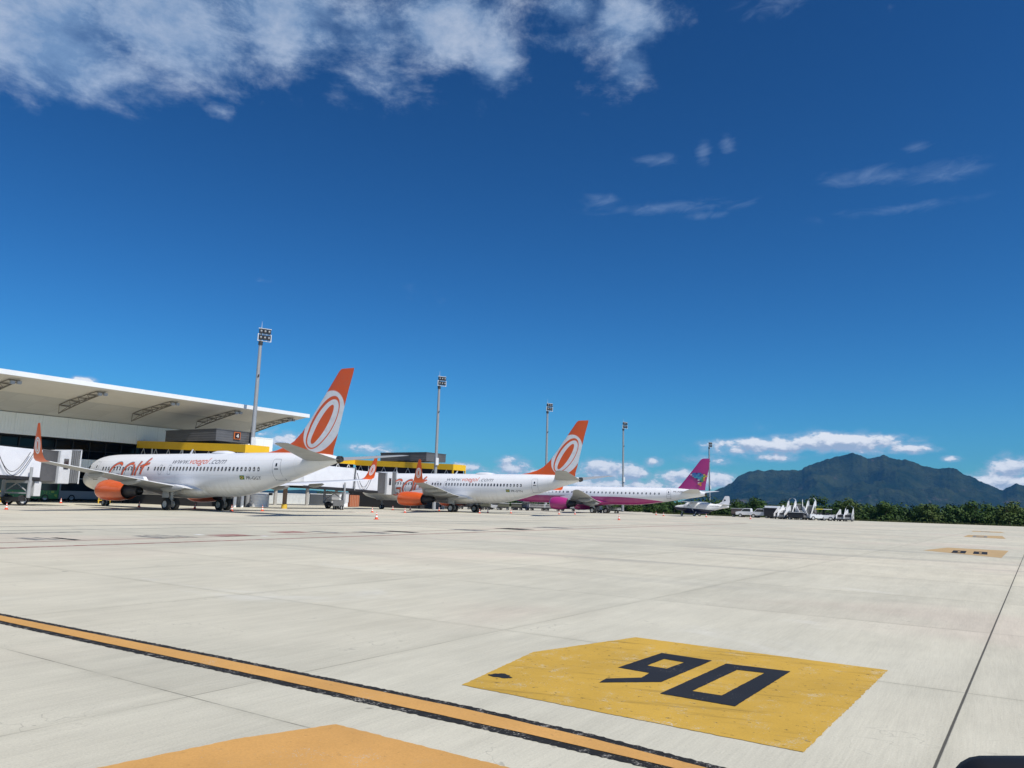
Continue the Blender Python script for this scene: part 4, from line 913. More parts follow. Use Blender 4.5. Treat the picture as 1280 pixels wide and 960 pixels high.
def jet_bridge(x0, ydoor, lab, L=17.5, col=.5):
    root = thing('jet_bridge', (x0, 75.0, 0), 0, lab, 'jet bridge', 'jet bridges at the airliners')
    dy = ydoor - 75.0
    ang = math.atan2(dy, L)
    def pt(s, v, z): return (s * math.cos(ang) - v * math.sin(ang), s * math.sin(ang) + v * math.cos(ang), z)
    def bx(mb, s0, s1, v0, v1, za0, za1, zb0, zb1, mi=0):   # za: z range at s0, zb: at s1
        mb.add([pt(s0, v0, za0), pt(s1, v0, zb0), pt(s1, v1, zb0), pt(s0, v1, za0), pt(s0, v0, za1), pt(s1, v0, zb1), pt(s1, v1, zb1), pt(s0, v1, za1)], [(0, 3, 2, 1), (4, 5, 6, 7), (0, 1, 5, 4), (1, 2, 6, 5), (2, 3, 7, 6), (3, 0, 4, 7)], mi)
    mb = MB(); mb.lathe((0, 0, 2.9), (0, 0, 1), [(0, 2.1), (0, 2.15), (3.1, 2.15), (3.15, 2.3), (3.4, 2.3), (3.5, .05)], 28); mb.build('rotunda', M_cab, root, smooth=True)
    mb = MB(); mb.tube((0, 0, .3), (0, 0, 2.9), .27, 20); mb.build('rotunda_column', mat('rotunda_column_brown', (.16, .10, .06), .6), root, smooth=True)
    mb = MB(); mb.tube((0, 0, 0), (0, 0, .55), .36, 16); mb.build('column_base', M_yel2, root, smooth=True)
    mb = MB(); bx(mb, 1.6, L * .62, -1.45, 1.45, 2.95, 5.75, 2.80, 5.60); mb.build('outer_tunnel', M_br, root)
    mb = MB(); bx(mb, L * .60, L - 1.5, -1.28, 1.28, 2.80, 5.42, 2.68, 5.28); mb.build('inner_tunnel', M_br, root)
    mb = MB()
    for v in (-1.5, 1.5): bx(mb, 1.6, L * .62, v - .08, v + .08, 2.72, 2.98, 2.56, 2.84)
    for v in (-1.3, 1.3): bx(mb, L * .6, L - 1.5, v - .08, v + .08, 2.5, 2.78, 2.38, 2.66)
    bx(mb, 1.6, L - 1.5, -1.3, 1.3, 2.66, 2.72, 2.46, 2.52); mb.build('floor_beam', M_blackp, root)
    mb = MB(); s = L * .66
    for k in range(2): bx(mb, L * .62 + .0, L * .62 + .18, -1.6, 1.6, 2.6, 5.75, 2.6, 5.75)
    mb.build('tunnel_collar', M_wsteel, root)
    # cab: rotating drum, pale side panel, dark gathered canopy
    mb = MB(); c = pt(L - .5, 0, 0); mb.lathe((c[0], c[1], 2.35), (0, 0, 1), [(0, 1.5), (2.85, 1.5), (2.95, 1.55), (3.1, .05)], 24); mb.build('cab_drum', M_bel, root, smooth=True)
    mb = MB(); bx(mb, L + .1, L + 1.3, -1.75, 1.75, 2.15, 5.35, 2.15, 5.5); mb.build('cab', M_cab, root, bevel=.05)
    mb = MB(); bx(mb, L + .5, L + 1.0, -1.80, -1.745, 3.6, 4.6, 3.6, 4.6); mb.build('cab_window', M_win, root)
    mb = MB()
    for k in range(4):
        s0 = L + 1.31 + .22 * k; bx(mb, s0, s0 + .13, -1.85 + .03 * k, 1.85 - .03 * k, 2.25, 5.45, 2.25, 5.5); bx(mb, s0 + .13, s0 + .22, -1.72, 1.72, 2.35, 5.3, 2.35, 5.3)
    mb.build('canopy_bellows', mat('canopy_grey', (.17, .175, .18), .75, dirt=.3), root)
    mb = MB(); bx(mb, L + 2.16, L + 2.26, -1.9, -1.8, 2.2, 5.6, 2.2, 5.6); bx(mb, L + 2.16, L + 2.26, 1.8, 1.9, 2.2, 5.6, 2.2, 5.6); bx(mb, L + 2.16, L + 2.26, -1.9, 1.9, 5.5, 5.6, 5.5, 5.6); mb.build('canopy_frame', M_wsteel, root)
    # hanging cable loops
    mb = MB()
    for q in range(2):
        pts = []
        for i in range(13):
            f = i / 12; pts.append(pt(L * .62 + .4 + (3.2 + .3 * q) * f, -1.55 - .06 * q, 5.0 - (1.9 + .35 * q) * math.sin(math.pi * f)))
        mb.path(pts, .028, 6)
    mb.build('cable_loop', M_blackp, root)
    mb = MB(); mb.tube(pt(L * .62, -1.65, 5.7), pt(L * .6, -1.65, 2.1), .05, 6); mb.build('downpipe', M_blackp, root)
    # drive column: two posts, cross bars, wheel bogie
    s = L * col
    mb = MB()
    for v in (-1.75, 1.75): mb.tube(pt(s, v, .75), pt(s, v, 3.6), .13, 12); mb.tube(pt(s, v, .75), pt(s, v, 2.2), .18, 12)
    bx(mb, s - .12, s + .12, -1.9, 1.9, 2.1, 2.35, 2.1, 2.35); bx(mb, s - .1, s + .1, -1.9, 1.9, 1.1, 1.25, 1.1, 1.25)
    mb.tube(pt(s, -1.7, 1.2), pt(s, 0, 2.1), .06, 8); mb.tube(pt(s, 1.7, 1.2), pt(s, 0, 2.1), .06, 8)
    dc = mb.build('drive_column', mat('drive_column_grey', (.36, .37, .38), .5, dirt=.4, dscale=3), root, smooth=True)
    mb = MB(); bx(mb, s - .55, s + .55, -1.2, 1.2, .42, .78, .42, .78); mb.build('bogie_frame', M_blackp, dc)
    for v in (-1.0, 1.0):
        c = pt(s, v, 0); wheel('wheel', dc, c[0], c[1], .5, .4, 1)
    mb = MB(); bx(mb, s + .9, s + 1.6, -1.2, -.5, .9, 2.3, .9, 2.3); mb.build('control_cabinet', M_cab, dc, bevel=.03)
    return root
jet_bridge(66.2, 76.2, 'jet bridge docked at the second orange-tailed airliner, seen past the nearest tail', 18.3)
jet_bridge(22.0, 78.3, 'jet bridge docked at the nearest airliner at the far left', 17.1, .84)

# ---------------------------------------------------------------- floodlight masts
M_mast = mat('galvanised_mast', (.36, .37, .38), .45, metal=.25, dirt=.3, dscale=1)
def mast(x, y, H, lab, r=.34, first=None, rz=0.0):
    if first:
        c = copy_tree(first); c.location = (x, y, 0); c['label'] = lab; c.rotation_euler.z = rz; c.scale = (.9, .9, .95); return c
    root = thing('light_mast', (x, y, 0), rz, lab, 'light mast', 'tall floodlight masts along the terminal')
    mb = MB(); mb.tube((0, 0, 0), (0, 0, H - 1.9), r, 20, r * .62); mb.build('mast_pole', M_mast, root, smooth=True)
    mb = MB(); mb.tube((0, 0, H - 2.3), (0, 0, H - 1.7), r * .85, 16); mb.tube((0, -.2, H * .72), (0, -.45, H * .72 + .3), .09, 8); mb.build('mast_collar', M_dark, root, smooth=True)
    mb = MB(); mb.box((0, -.38, 8.4), (.6, .35, 1.3)); mb.build('junction_box', M_wsteel, root, bevel=.03)
    mb = MB(); y0 = -.25
    for z in (H - 1.75, H - .82, H - .05): mb.box((.40, y0, z), (1.72, .14, .08))
    for xx in (-.46, 1.26): mb.box((xx, y0, H - 1.28), (.09, .16, 1.0))
    mb.tube((0, -.1, H - 1.9), (0, -.1, H - .05), .12, 8); mb.build('lamp_frame', M_wsteel, root)
    for rr, z in ((0, H - 1.28), (1, H - .42)):
        for k in range(3):
            xx = -.13 + .53 * k; f = MB(); f.box((xx, y0 - .05, z), (.47, .36, .62)); o = f.build('floodlight', M_blackp, root, bevel=.04)
            f = MB(); f.lathe((xx, y0 - .235, z), (0, -1, -.2), [(0, .12), (.02, .12), (.03, .07), (.04, .01)], 14); f.build('lens', M_lamp, o, smooth=True)
    mb = MB(); mb.tube((-.0, 0, H - .1), (-.0, 0, H + .95), .035, 6, .01); mb.build('lightning_rod', M_wsteel, root)
    return root
m1 = mast(64.5, 81.5 - 4.0, 23.8, 'nearest and tallest floodlight mast, in front of the terminal roof', rz=R(-25))
m1.location = (66.0, 81.75, 0)
mast(101.5, 78.7, 0, 'second floodlight mast, rising beside the second walkway', first=m1, rz=R(-25))
mast(138.9, 78.4, 0, 'third floodlight mast, just left of the second orange tail fin', first=m1, rz=R(-25))
mast(177.8, 78.0, 0, 'fourth floodlight mast, rising behind the white and pink airliner body', first=m1, rz=R(-25))
mast(241.8, 75.9, 0, 'farthest floodlight mast, just right of the magenta tail fin', first=m1, rz=R(-25))

# ---------------------------------------------------------------- traffic cones
M_cone = mat('cone_orange', (.75, .09, .03), .5, dirt=.3, dscale=6); M_cw = mat('cone_white_band', (.8, .8, .78), .5)
def cone0():
    root = thing('traffic_cone', (0, 0, 0), 0, 'x', 'traffic cone', 'orange traffic cones around the aircraft')
    mb = MB(); mb.box((0, 0, .02), (.42, .42, .04)); mb.build('base', M_cone, root, bevel=.01)
    mb = MB(); mb.lathe((0, 0, .04), (0, 0, 1), [(0, .155), (.18, .12), (.18, .121)], 18, 0); mb.lathe((0, 0, .22), (0, 0, 1), [(0, .121), (.16, .085)], 18, 1); mb.lathe((0, 0, .38), (0, 0, 1), [(0, .085), (.12, .06)], 18, 0); mb.lathe((0, 0, .50), (0, 0, 1), [(0, .06), (.12, .04)], 18, 1); mb.lathe((0, 0, .62), (0, 0, 1), [(0, .04), (.1, .025), (.11, .005)], 18, 0)
    mb.build('cone_body', [M_cone, M_cw], root, smooth=True); return root
CONES = [(28.9, 63.3, 'cone at the far left edge of the view, below the jet bridge'), (47.4, 91.3, 'cone by the green bus under the terminal'), (47.0, 75.2, 'cone under the orange engine of the nearest airliner'),
 (50.2, 70.4, 'cone between the main wheels of the nearest airliner'), (48.5, 62.3, 'cone just right of the main wheels of the nearest airliner'), (52.7, 62.9, 'cone in front of the white cylindrical tank'),
 (66.1, 60.15, 'cone behind the one standing alone, left of the second airliner nose wheel'), (45.8, 41.2, 'nearest cone, standing alone on open concrete'), (84.3, 72.8, 'cone under the forward belly of the second airliner'),
 (71.05, 59.45, 'cone before the orange engine of the second airliner'), (88.2, 72.8, 'cone half hidden behind the orange engine of the second airliner'), (92.1, 70.4, 'cone left of the near main wheels of the second airliner'),
 (85.4, 58.4, 'cone right behind the main wheels of the second airliner'), (88.6, 59.2, 'second cone right of the main wheels of the second airliner'), (94.2, 58.9, 'cone below the tail section of the second airliner, before the parked carts'),
 (101.1, 54.7, 'cone below the front of the magenta engine'), (106.5, 54.8, 'cone below the rear of the magenta engine'), (79.85, 35.5, 'cone alone on open concrete before the pink airliner'),
 (136.2, 53.0, 'dark far cone, left one of the pair below the pink tail'), (125.0, 47.3, 'far cone, right one of the pair below the pink tail'), (130.8, 41.7, 'far cone right behind the small plane wheels'), (128.8, 33.6, 'rightmost far cone, in front of the parked vans')]
c0 = cone0()
for i, (x, y, l) in enumerate(CONES):
    c = c0 if i == 0 else copy_tree(c0)
    c.location = (x, y, 0); c.rotation_euler.z = rnd.uniform(0, 1.5); c['label'] = 'orange and white ' + l
    k = .84 if i else .72; c.scale = (k, k, k)

# ---------------------------------------------------------------- vehicles and ground equipment
M_vw = mat('vehicle_white', (.78, .79, .80), .3, coat=.5); M_vg = mat('vehicle_glass', (.02, .025, .03), .1, spec=.8)
def add_wheels(root, xs, ys, r, w=.22):
    for x in xs:
        for y in ys: wheel('wheel', root, x, y, r, w, 1)
def bus(name, x, y, L, lab, mbody, rz=0.0, H=3.1, pattern=None):
    root = thing(name, (x, y, 0), rz, lab, 'bus')
    mb = MB(); mb.bb(-L / 2, L / 2, -1.25, 1.25, .35, H); mb.build('body', mbody, root, bevel=.12)
    mb = MB(); mb.bb(-L / 2 + .3, L / 2 - .3, -1.27, 1.27, 1.40, H - .12); mb.bb(L / 2 - .02, L / 2 + .02, -1.1, 1.1, 1.2, 2.6); mb.build('window_and_roof_shade_band', M_vg, root)  # window glass carried up over the roof side as painted undercroft shade
    add_wheels(root, (-L * .3, L * .28), (-1.12, 1.12), .48, .28)
    if pattern:
        mb = MB()
        for k in range(26):
            px = rnd.uniform(-L / 2 + .2, L / 2 - .3); pz = rnd.uniform(.7, 1.35); r = rnd.uniform(.03, .08) * (1 + 1.6 * (px > L * .38))
            mb.box((px, -1.262, pz), (r * 2, .012, r * 1.4))
        mb.build('painted_dots', pattern, root)
    return root
bus('bus', 47.9, 101.5, 7.6, 'dark green bus with yellow-green dots under the terminal at left', mat('bus_green', (.02, .20, .06), .35, coat=.3), 0, 3.0, mat('dot_lime', (.35, .5, .08), .5))
bus('bus', 57.6, 104.5, 9.0, 'silver grey bus under the terminal, right of the green bus', mat('bus_silver', (.42, .43, .43), .35, coat=.3))

def rail_barrier(x, y, rz, lab):
    root = thing('barrier', (x, y, 0), rz, lab, 'barrier', 'yellow railings on the apron')
    mb = MB()
    for z in (.35, .75, 1.15): mb.bb(-.8, .8, -.04, .04, z, z + .1)
    mb.build('rail', M_yel2, root); mb = MB()
    for s in (-.7, .7): mb.bb(s - .05, s + .05, -.05, .05, 0, 1.35)
    mb.build('post', M_yel2, root)
rail_barrier(40.6, 92.0, 0, 'yellow railing at the far left edge under the jet bridge')
rail_barrier(52.9, 92.0, 0, 'yellow railing beside the nose wheel of the nearest airliner')
# tank, posts and dolly behind the nearest tail
tk = thing('water_tank', (66.0, 79.5, 0), 0, 'white cylindrical tank behind the tail of the nearest airliner', 'tank')
mb = MB(); mb.lathe((0, 0, .1), (0, 0, 1), [(0, 1.2), (1.5, 1.2), (1.62, 1.05), (1.68, .1)], 32)
for z in (.5, .9, 1.3): mb.lathe((0, 0, z), (0, 0, 1), [(0, 1.2), (.02, 1.225), (.05, 1.225), (.07, 1.2)], 32, 0, False)
mb.build('tank_shell', M_vw, tk, smooth=True)
mb = MB(); mb.box((.9, -1.0, 1.75), (.35, .35, .3)); mb.build('valve_box', M_blackp, tk)
for x, l in ((62.1, 'white bollard post, left of the pair beside the white tank'), (63.2, 'white bollard post, right of the pair beside the white tank')):
    r_ = thing('bollard', (x, 79.3, 0), 0, l, 'bollard', 'white posts beside the tank'); mb = MB(); mb.tube((0, 0, 0), (0, 0, 1.5), .2, 14); mb.build('post', M_vw, r_, smooth=True); mb = MB(); mb.tube((0, 0, 1.5), (0, 0, 1.6), .23, 14); mb.build('cap', M_hub, r_, smooth=True)
def wall_thing(name, x0, x1, y, h, m, lab, cat):
    root = thing(name, ((x0 + x1) / 2, y, 0), 0, lab, cat); L = x1 - x0
    mb = MB(); mb.bb(-L / 2, L / 2, -.12, .12, 0, h - .12); mb.build('wall_panel', m, root); mb = MB(); mb.bb(-L / 2 - .05, L / 2 + .05, -.16, .16, h - .12, h); mb.build('coping', M_wsteel, root)
    return root
wall_thing('perimeter_wall', 92, 110.5, 117, 2.0, mat('pale_wall', (.55, .57, .56), .7, dirt=.3), 'long pale wall seen below the tail of the nearest airliner', 'wall')
wall_thing('dark_fence', 103.2, 110, 110, 2.1, mat('dark_sheet', (.07, .075, .08), .6), 'dark grey sheet fence right of the pale wall', 'fence')
hut = thing('hut', (92, 91, 0), 0, 'small white hut with two dark windows under the second jet bridge', 'hut')
mb = MB(); mb.bb(-1.0, 1.0, -.9, .9, 0, 2.15); mb.build('wall', M_vw, hut, bevel=.03)
for x in (-.42, .42): mb = MB(); mb.bb(x - .22, x + .22, -.93, -.895, 1.15, 1.85); mb.build('window', M_vg, hut)
mb = MB(); mb.bb(-1.1, 1.1, -1.0, 1.0, 2.15, 2.25); mb.build('roof', M_wsteel, hut)
ob = thing('container', (94.6, 91, 0), 0, 'orange-brown ribbed container door right of the white hut', 'container')
mb = MB(); mb.bb(-1.1, 1.1, -.8, 1.4, 0.05, 2.0); mb.build('body', mat('container_rust', (.40, .12, .05), .6, dirt=.4), ob, bevel=.03)
mb = MB(); [mb.bb(x, x + .06, -.86, -.8, .1, 1.95) for x in (-1.08, -.6, -.2, .2, .6, 1.02)]; mb.build('door_rib', mat('rib_pale', (.55, .3, .2), .6), ob)

def cart(x, y, rz, lab, m, h=1.5, cover=True, L=2.6):
    root = thing('baggage_cart', (x, y, 0), rz, lab, 'cart', 'baggage carts and dollies')
    mb = MB(); mb.bb(-L / 2, L / 2, -.75, .75, .42, .58); mb.tube((L / 2, 0, .45), (L / 2 + .9, 0, .35), .05, 6); mb.build('chassis', M_blackp, root)
    if cover:
        mb = MB(); mb.bb(-L / 2 + .05, L / 2 - .05, -.72, .72, .585, h); mb.build('curtain_body', m, root, bevel=.06)
        mb = MB(); mb.bb(-L / 2, L / 2, -.8, .8, h, h + .08); mb.build('roof', M_wsteel, root)
    else:
        mb = MB()
        for z in (.75, 1.0):
            for s in (-.7, .7): mb.tube((-L / 2, s, z), (L / 2, s, z), .035, 6)
            for s in (-L / 2, L / 2): mb.tube((s, -.7, z), (s, .7, z), .035, 6)
        for a in (-L / 2, 0, L / 2):
            for s in (-.7, .7): mb.tube((a, s, .58), (a, s, 1.03), .035, 6)
        mb.build('rail', M_wsteel, root)
    add_wheels(root, (-L * .36, L * .36), (-.6, .6), .22, .14); return root
def tractor(x, y, rz, lab, m=None, roofm=None):
    m = m or M_vw; root = thing('tow_tractor', (x, y, 0), rz, lab, 'tractor', 'tow tractors')
    mb = MB(); mb.bb(-1.5, 1.5, -.75, .75, .35, .95); mb.bb(-1.5, -.4, -.7, .7, .95, 1.05); mb.build('body', m, root, bevel=.08)
    mb = MB()
    for a in (-.3, 1.1):
        for s in (-.62, .62): mb.tube((a, s, .9), (a, s, 1.9), .045, 6)
    mb.build('cab_frame', M_blackp, root); mb = MB(); mb.bb(-.45, 1.25, -.72, .72, 1.88, 2.0); mb.build('cab_roof', roofm or m, root, bevel=.04)
    mb = MB(); mb.bb(-.3, -.26, -.6, .6, 1.0, 1.85); mb.build('windscreen', M_vg, root); mb = MB(); mb.bb(.2, .8, -.5, .5, .95, 1.35); mb.build('seat', M_blackp, root)
    add_wheels(root, (-.95, .95), (-.65, .65), .36, .24); return root
def pickup(x, y, rz, lab, box=False):
    root = thing('pickup_truck' if not box else 'box_truck', (x, y, 0), rz, lab, 'truck', None)
    mb = MB(); prof_ = [(-2.5, .45), (-2.5, 1.0), (-1.5, 1.12), (-.95, 1.72), (.35, 1.72), (.45, 1.08), (2.5, 1.08), (2.5, .45)]
    mb.prism(prof_, -.88, .88); mb.build('body', M_vw, root, bevel=.05)
    mb = MB(); mb.prism([(-1.38, 1.14), (-.93, 1.62), (.25, 1.62), (.3, 1.14)], -.895, .895); mb.build('side_glass', M_vg, root)
    mb = MB(); mb.add([(-1.53, -.75, 1.13), (-1.53, .75, 1.13), (-1.0, .7, 1.70), (-1.0, -.7, 1.70)], [(0, 1, 2, 3)]); mb.build('windscreen', M_vg, root)
    if box: mb = MB(); mb.bb(.5, 3.0, -.95, .95, .95, 2.3); mb.build('cargo_box', M_vw, root, bevel=.04)
    add_wheels(root, (-1.6, 1.55), (-.8, .8), .36, .22); return root
# underneath the second tail
lst = [(109, 88.6, 'c', 'pale yellow-topped baggage cart, first cart right of the second airliner wheels'), (112.0, 87.5, 't', 'white tow tractor standing first left among the parked carts'), (114.5, 85.0, 'o', 'open rail cart between the white tractor and the dark carts'), (118, 84, 'd', 'dark covered cart, left of two behind the second tail'), (121.5, 83.0, 'd', 'dark covered cart, right of two behind the second tail'), (126, 82.5, 't', 'low tow tractor beside the dark carts, before the long dolly')]
for x, y, k, l in lst:
    if k == 'c': cart(x, y, R(-70), l, mat('cart_yellow', (.55, .48, .2), .6), 1.5)
    elif k == 'o': cart(x, y, R(-75), l, None, cover=False)
    elif k == 'd': cart(x, y, R(-80), l, mat('cart_dark', (.03, .035, .04), .7), 1.6)
    else: tractor(x, y, R(-80), l)
for i, (x, y, k) in enumerate(((106.2, 86.5, 0), (108.0, 83.2, 1), (111.5, 82.2, 0), (115.6, 87.6, 1), (119.2, 80.4, 0), (123.8, 86.0, 1), (124.5, 79.6, 0), (129.2, 84.6, 1), (130.5, 80.2, 0))):
    cart(x, y, R(-75 + 20 * rnd.random()), 'small dark loaded cart in the clutter behind the second airliner tail section', MATS['cart_dark'] if k else mat('cart_olive', (.10, .10, .07), .7), 1.2 + .3 * rnd.random(), True, 2.2)
for i in range(4):
    cart(133 + 3.3 * i, 80.6 - 1.8 * i, R(-75), ['leftmost', 'second from left', 'third from left', 'rightmost'][i] + ' flat grey dolly in the row left of the magenta engine', mat('cart_grey', (.35, .36, .37), .6), 1.25, True, 3.2)
# equipment behind pink aircraft wheels
cart(138.5, 63.6, R(-90), 'white high rail cart right of the main wheels of the pink airliner', None, cover=False, L=4.2)
# far right group
cart(150, 41.4, R(-90), 'brown covered cart behind the tail of the small plane', mat('cart_brown', (.16, .12, .10), .7), 1.6)
pickup(149, 39.0, R(-85), 'white pickup truck parked right of the small plane tail')
pickup(148, 36.2, R(-90), 'white box truck parked between the pickup and the dark covered carts', True)
cart(146.5, 33.9, R(-90), 'long black covered cart left of the boarding stairs', mat('cart_black', (.015, .016, .02), .6), 1.9, True, 3.4)
cart(139.6, 28.6, R(-85), 'low black covered cart in front of the boarding stairs', MATS['cart_black'], 1.25, True, 2.6)
def stair(x, y, rz, lab, H=3.6, canopy=True):
    root = thing('boarding_stairs', (x, y, 0), rz, lab, 'boarding stairs', 'white mobile boarding stairs'); root.scale = (.8, .8, .84)
    L = 3.6; mb = MB()
    for s in (-.75, .75):
        mb.add([(-L / 2, s - .04, .5), (-L / 2, s + .04, .5), (L / 2 - .6, s + .04, H - 1.0), (L / 2 - .6, s - .04, H - 1.0), (-L / 2, s - .04, 1.1), (-L / 2, s + .04, 1.1), (L / 2 - .6, s + .04, H - .15), (L / 2 - .6, s - .04, H - .15)], [(0, 3, 2, 1), (4, 5, 6, 7), (0, 1, 5, 4), (1, 2, 6, 5), (2, 3, 7, 6), (3, 0, 4, 7)])
    mb.build('side_panel', M_vw, root); mb = MB()
    mb.bb(-L / 2 + .9, L / 2 - .3, -.6, .6, .5, 1.3); mb.bb(L / 2 - .9, L / 2 - .3, -.55, .55, 1.3, H - 1.3); mb.build('engine_cover', M_blackp, root); mb = MB()
    for k in range(12):
        f = k / 11; mb.bb(-L / 2 + (L - .6) * f - .12, -L / 2 + (L - .6) * f + .14, -.72, .72, .5 + (H - 1.5) * f - .03, .5 + (H - 1.5) * f + .02)
    mb.build('steps', M_hub, root); mb = MB(); mb.bb(L / 2 - .6, L / 2 + .5, -.8, .8, H - 1.1, H - .98)
    for s in (-.76, .76): mb.bb(L / 2 - .6, L / 2 + .5, s - .03, s + .03, H - .98, H); mb.tube((L / 2 - .2, s, .4), (L / 2 - .2, s, H - 1.05), .07, 8); mb.tube((-L / 4, s, .4), (L / 2 - .2, s, H - 1.6), .05, 6)
    mb.build('platform', M_wsteel, root)
    if canopy:
        mb = MB(); n = 10
        for s0, s1 in ((L / 2 - .1, L / 2 + .25),):
            rings = [[(xx, rr * .82 * math.cos(math.pi * i / n), H - .1 + .75 * rr * math.sin(math.pi * i / n)) for i in range(n + 1)] for xx, rr in ((s0, 1), (s1, 1))]
            mb.loft(rings, cap=False, closed=False); mb.loft([[(p[0], p[1] * .93, p[2] - .05) for p in q] for q in rings], cap=False, closed=False)
        mb.build('canopy', M_vw, root, smooth=True)
    mb = MB(); mb.bb(-L / 2, L / 2, -.7, .7, .32, .5); mb.build('chassis', M_blackp, root); add_wheels(root, (-1.2, 1.2), (-.62, .62), .28, .18); return root
for x, y, rz, H, cn, l in ((141.5, 31.7, -5, 2.6, False, 'leftmost and lowest white boarding stairs of the main group'), (140.5, 30.8, -8, 2.9, False, 'white boarding stairs without canopy, second from the left'), (142.5, 30.1, -3, 3.9, True, 'tall canopied boarding stairs, left one of the group'), (143.5, 28.8, 10, 4.3, True, 'tallest canopied boarding stairs in the middle of the group'),
                        (141.5, 27.9, 25, 2.9, False, 'low boarding stairs between the tall canopied ones'), (143.0, 26.9, -6, 4.0, True, 'tall canopied boarding stairs, right one of the group'), (141.5, 21.4, -6, 2.4, False, 'left one of the two lone boarding stairs at right'), (141.5, 20.3, 2, 2.6, True, 'right one of the two lone boarding stairs at right')):
    stair(x, y, R(rz), l, H, cn)
tractor(141.0, 25.3, R(-60), 'white tow tractor with yellow roof right of the boarding stairs', M_vw, mat('roof_yellow', (.75, .65, .10), .5))
tractor(141.5, 24.2, R(-80), 'plain white tow tractor, right of the yellow-roofed tractor')
for i in range(2): cart(142.3, 23.7 - 0.9 * i, R(-30), ['left', 'right'][i] + ' low white rail cart of the two right of the tractors', None, cover=False, L=1.9)
eb = thing('ground_power_unit', (138.2, 66.3, 0), R(-90), 'white power unit on wheels beneath the pink airliner body', 'power unit')
mb = MB(); mb.bb(-1, 1, -.6, .6, .4, 1.3); mb.build('housing', M_vw, eb, bevel=.06); mb = MB(); mb.bb(-.6, .2, -.62, -.59, .7, 1.1); mb.build('grille', M_blackp, eb); add_wheels(eb, (-.6, .6), (-.5, .5), .25, .15)
gpu = thing('ground_power_unit', (72.2, 71.6, 0), R(30), 'dark wheeled power unit beside the white drive column of the second jet bridge', 'power unit')
mb = MB(); mb.bb(-.9, .9, -.5, .5, .45, 1.25); mb.build('housing', mat('unit_grey', (.18, .18, .18), .6, dirt=.3), gpu, bevel=.05); mb = MB(); mb.tube((.9, 0, .5), (1.8, 0, .15), .05, 6); mb.build('tow_bar', M_hub, gpu); add_wheels(gpu, (-.5, .5), (-.45, .45), .3, .16)
# wing mirror of the vehicle the picture is taken from
M_mb = mat('mirror_black_plastic', (.010, .010, .011), .6, spec=.25)
def inset(vec): return Vector(vec)
mir = thing('wing_mirror', (1.343, .018, 1.298), 0, 'black rounded wing mirror housing at the bottom right corner', 'mirror')
rot = Matrix((RT, F, Vector((0, 0, 1)))).transposed()
def mring(w, h, d, r=.035, n=5):
    return [tuple(rot @ Vector((x, d, z))) for x, z in rrect(.055, -.0, w, h, r, n)]
mb = MB(); mb.loft([mring(.17, .15, .06, .05), mring(.19, .17, .03, .045), mring(.19, .17, -.02), mring(.178, .158, -.03), mring(.165, .145, -.03), mring(.165, .145, -.022)], cap=True); mb.build('mirror_housing', M_mb, mir, smooth=True)
mb = MB(); q = mring(.16, .14, -.0235); mb.add(q, [tuple(range(len(q)))]); mb.build('mirror_glass', mat('mirror_glass', (.25, .45, .48), .05, metal=1.0), mir, flipfix=False)
mb = MB(); mb.tube(tuple(rot @ Vector((.06, .01, -.06))), tuple(rot @ Vector((.10, -.08, -.30))), .02, 10); mb.build('mirror_arm', M_mb, mir, smooth=True)

# ---------------------------------------------------------------- vegetation
def leafmat(name, c1, c2):
    m = bpy.data.materials.new(name); m.use_nodes = True; t = NT(m.node_tree); b = t.n['Principled BSDF']
    P = t.new('ShaderNodeNewGeometry').outputs['Position']
    c = t.mix(t.mr(t.noise(P, .22, 3, .6), .35, .65), c1, c2); r_ = t.new('ShaderNodeNewGeometry').outputs['Random Per Island']
    c = t.mix(t.mr(r_, 0, 1, 0, .3), c, (.08, .13, .02, 1))
    t.l.new(c, b.inputs['Base Color']); b.inputs['Roughness'].default_value = .7; b.inputs['Specular IOR Level'].default_value = .25
    return m
M_leaf = leafmat('tree_leaves', (.010, .040, .006, 1), (.036, .075, .010, 1)); M_trunk = mat('bark', (.09, .07, .05), .9)
M_leaf2 = leafmat('light_tree_leaves', (.032, .068, .012, 1), (.070, .10, .022, 1))
def crown_pts(mb, cx, cy, z0, H, Rr, k, ls, squash=1.0):
    lobes = []
    for i in range(rnd.randint(5, 8)):
        a = rnd.uniform(0, 6.283); q = rnd.uniform(.15, .75) * Rr; lobes.append((cx + q * math.cos(a), cy + q * math.sin(a), z0 + H * rnd.uniform(.12, .86), Rr * rnd.uniform(.30, .55)))
    for i in range(k):
        lx, ly, lz, lr = lobes[rnd.randrange(len(lobes))]
        d = Vector((rnd.gauss(0, 1), rnd.gauss(0, 1), rnd.gauss(0, 1))).normalized(); rr = lr * (rnd.uniform(.55, 1.08))
        p = Vector((lx, ly, lz)) + Vector((d.x * rr, d.y * rr, d.z * rr * .8 * squash))
        if p.z < z0 * .3: continue
        n_ = (d + Vector((rnd.uniform(-.6, .6), rnd.uniform(-.6, .6), rnd.uniform(-.2, .9)))).normalized(); u = n_.orthogonal().normalized(); w = n_.cross(u); a = rnd.uniform(0, 3.1); u, w = u * math.cos(a) + w * math.sin(a), w * math.cos(a) - u * math.sin(a)
        s = ls * rnd.uniform(.6, 1.35); mb.add([p - u * s, p - w * s * .6, p + u * s, p + w * s * .6], [(0, 1, 2, 3)])
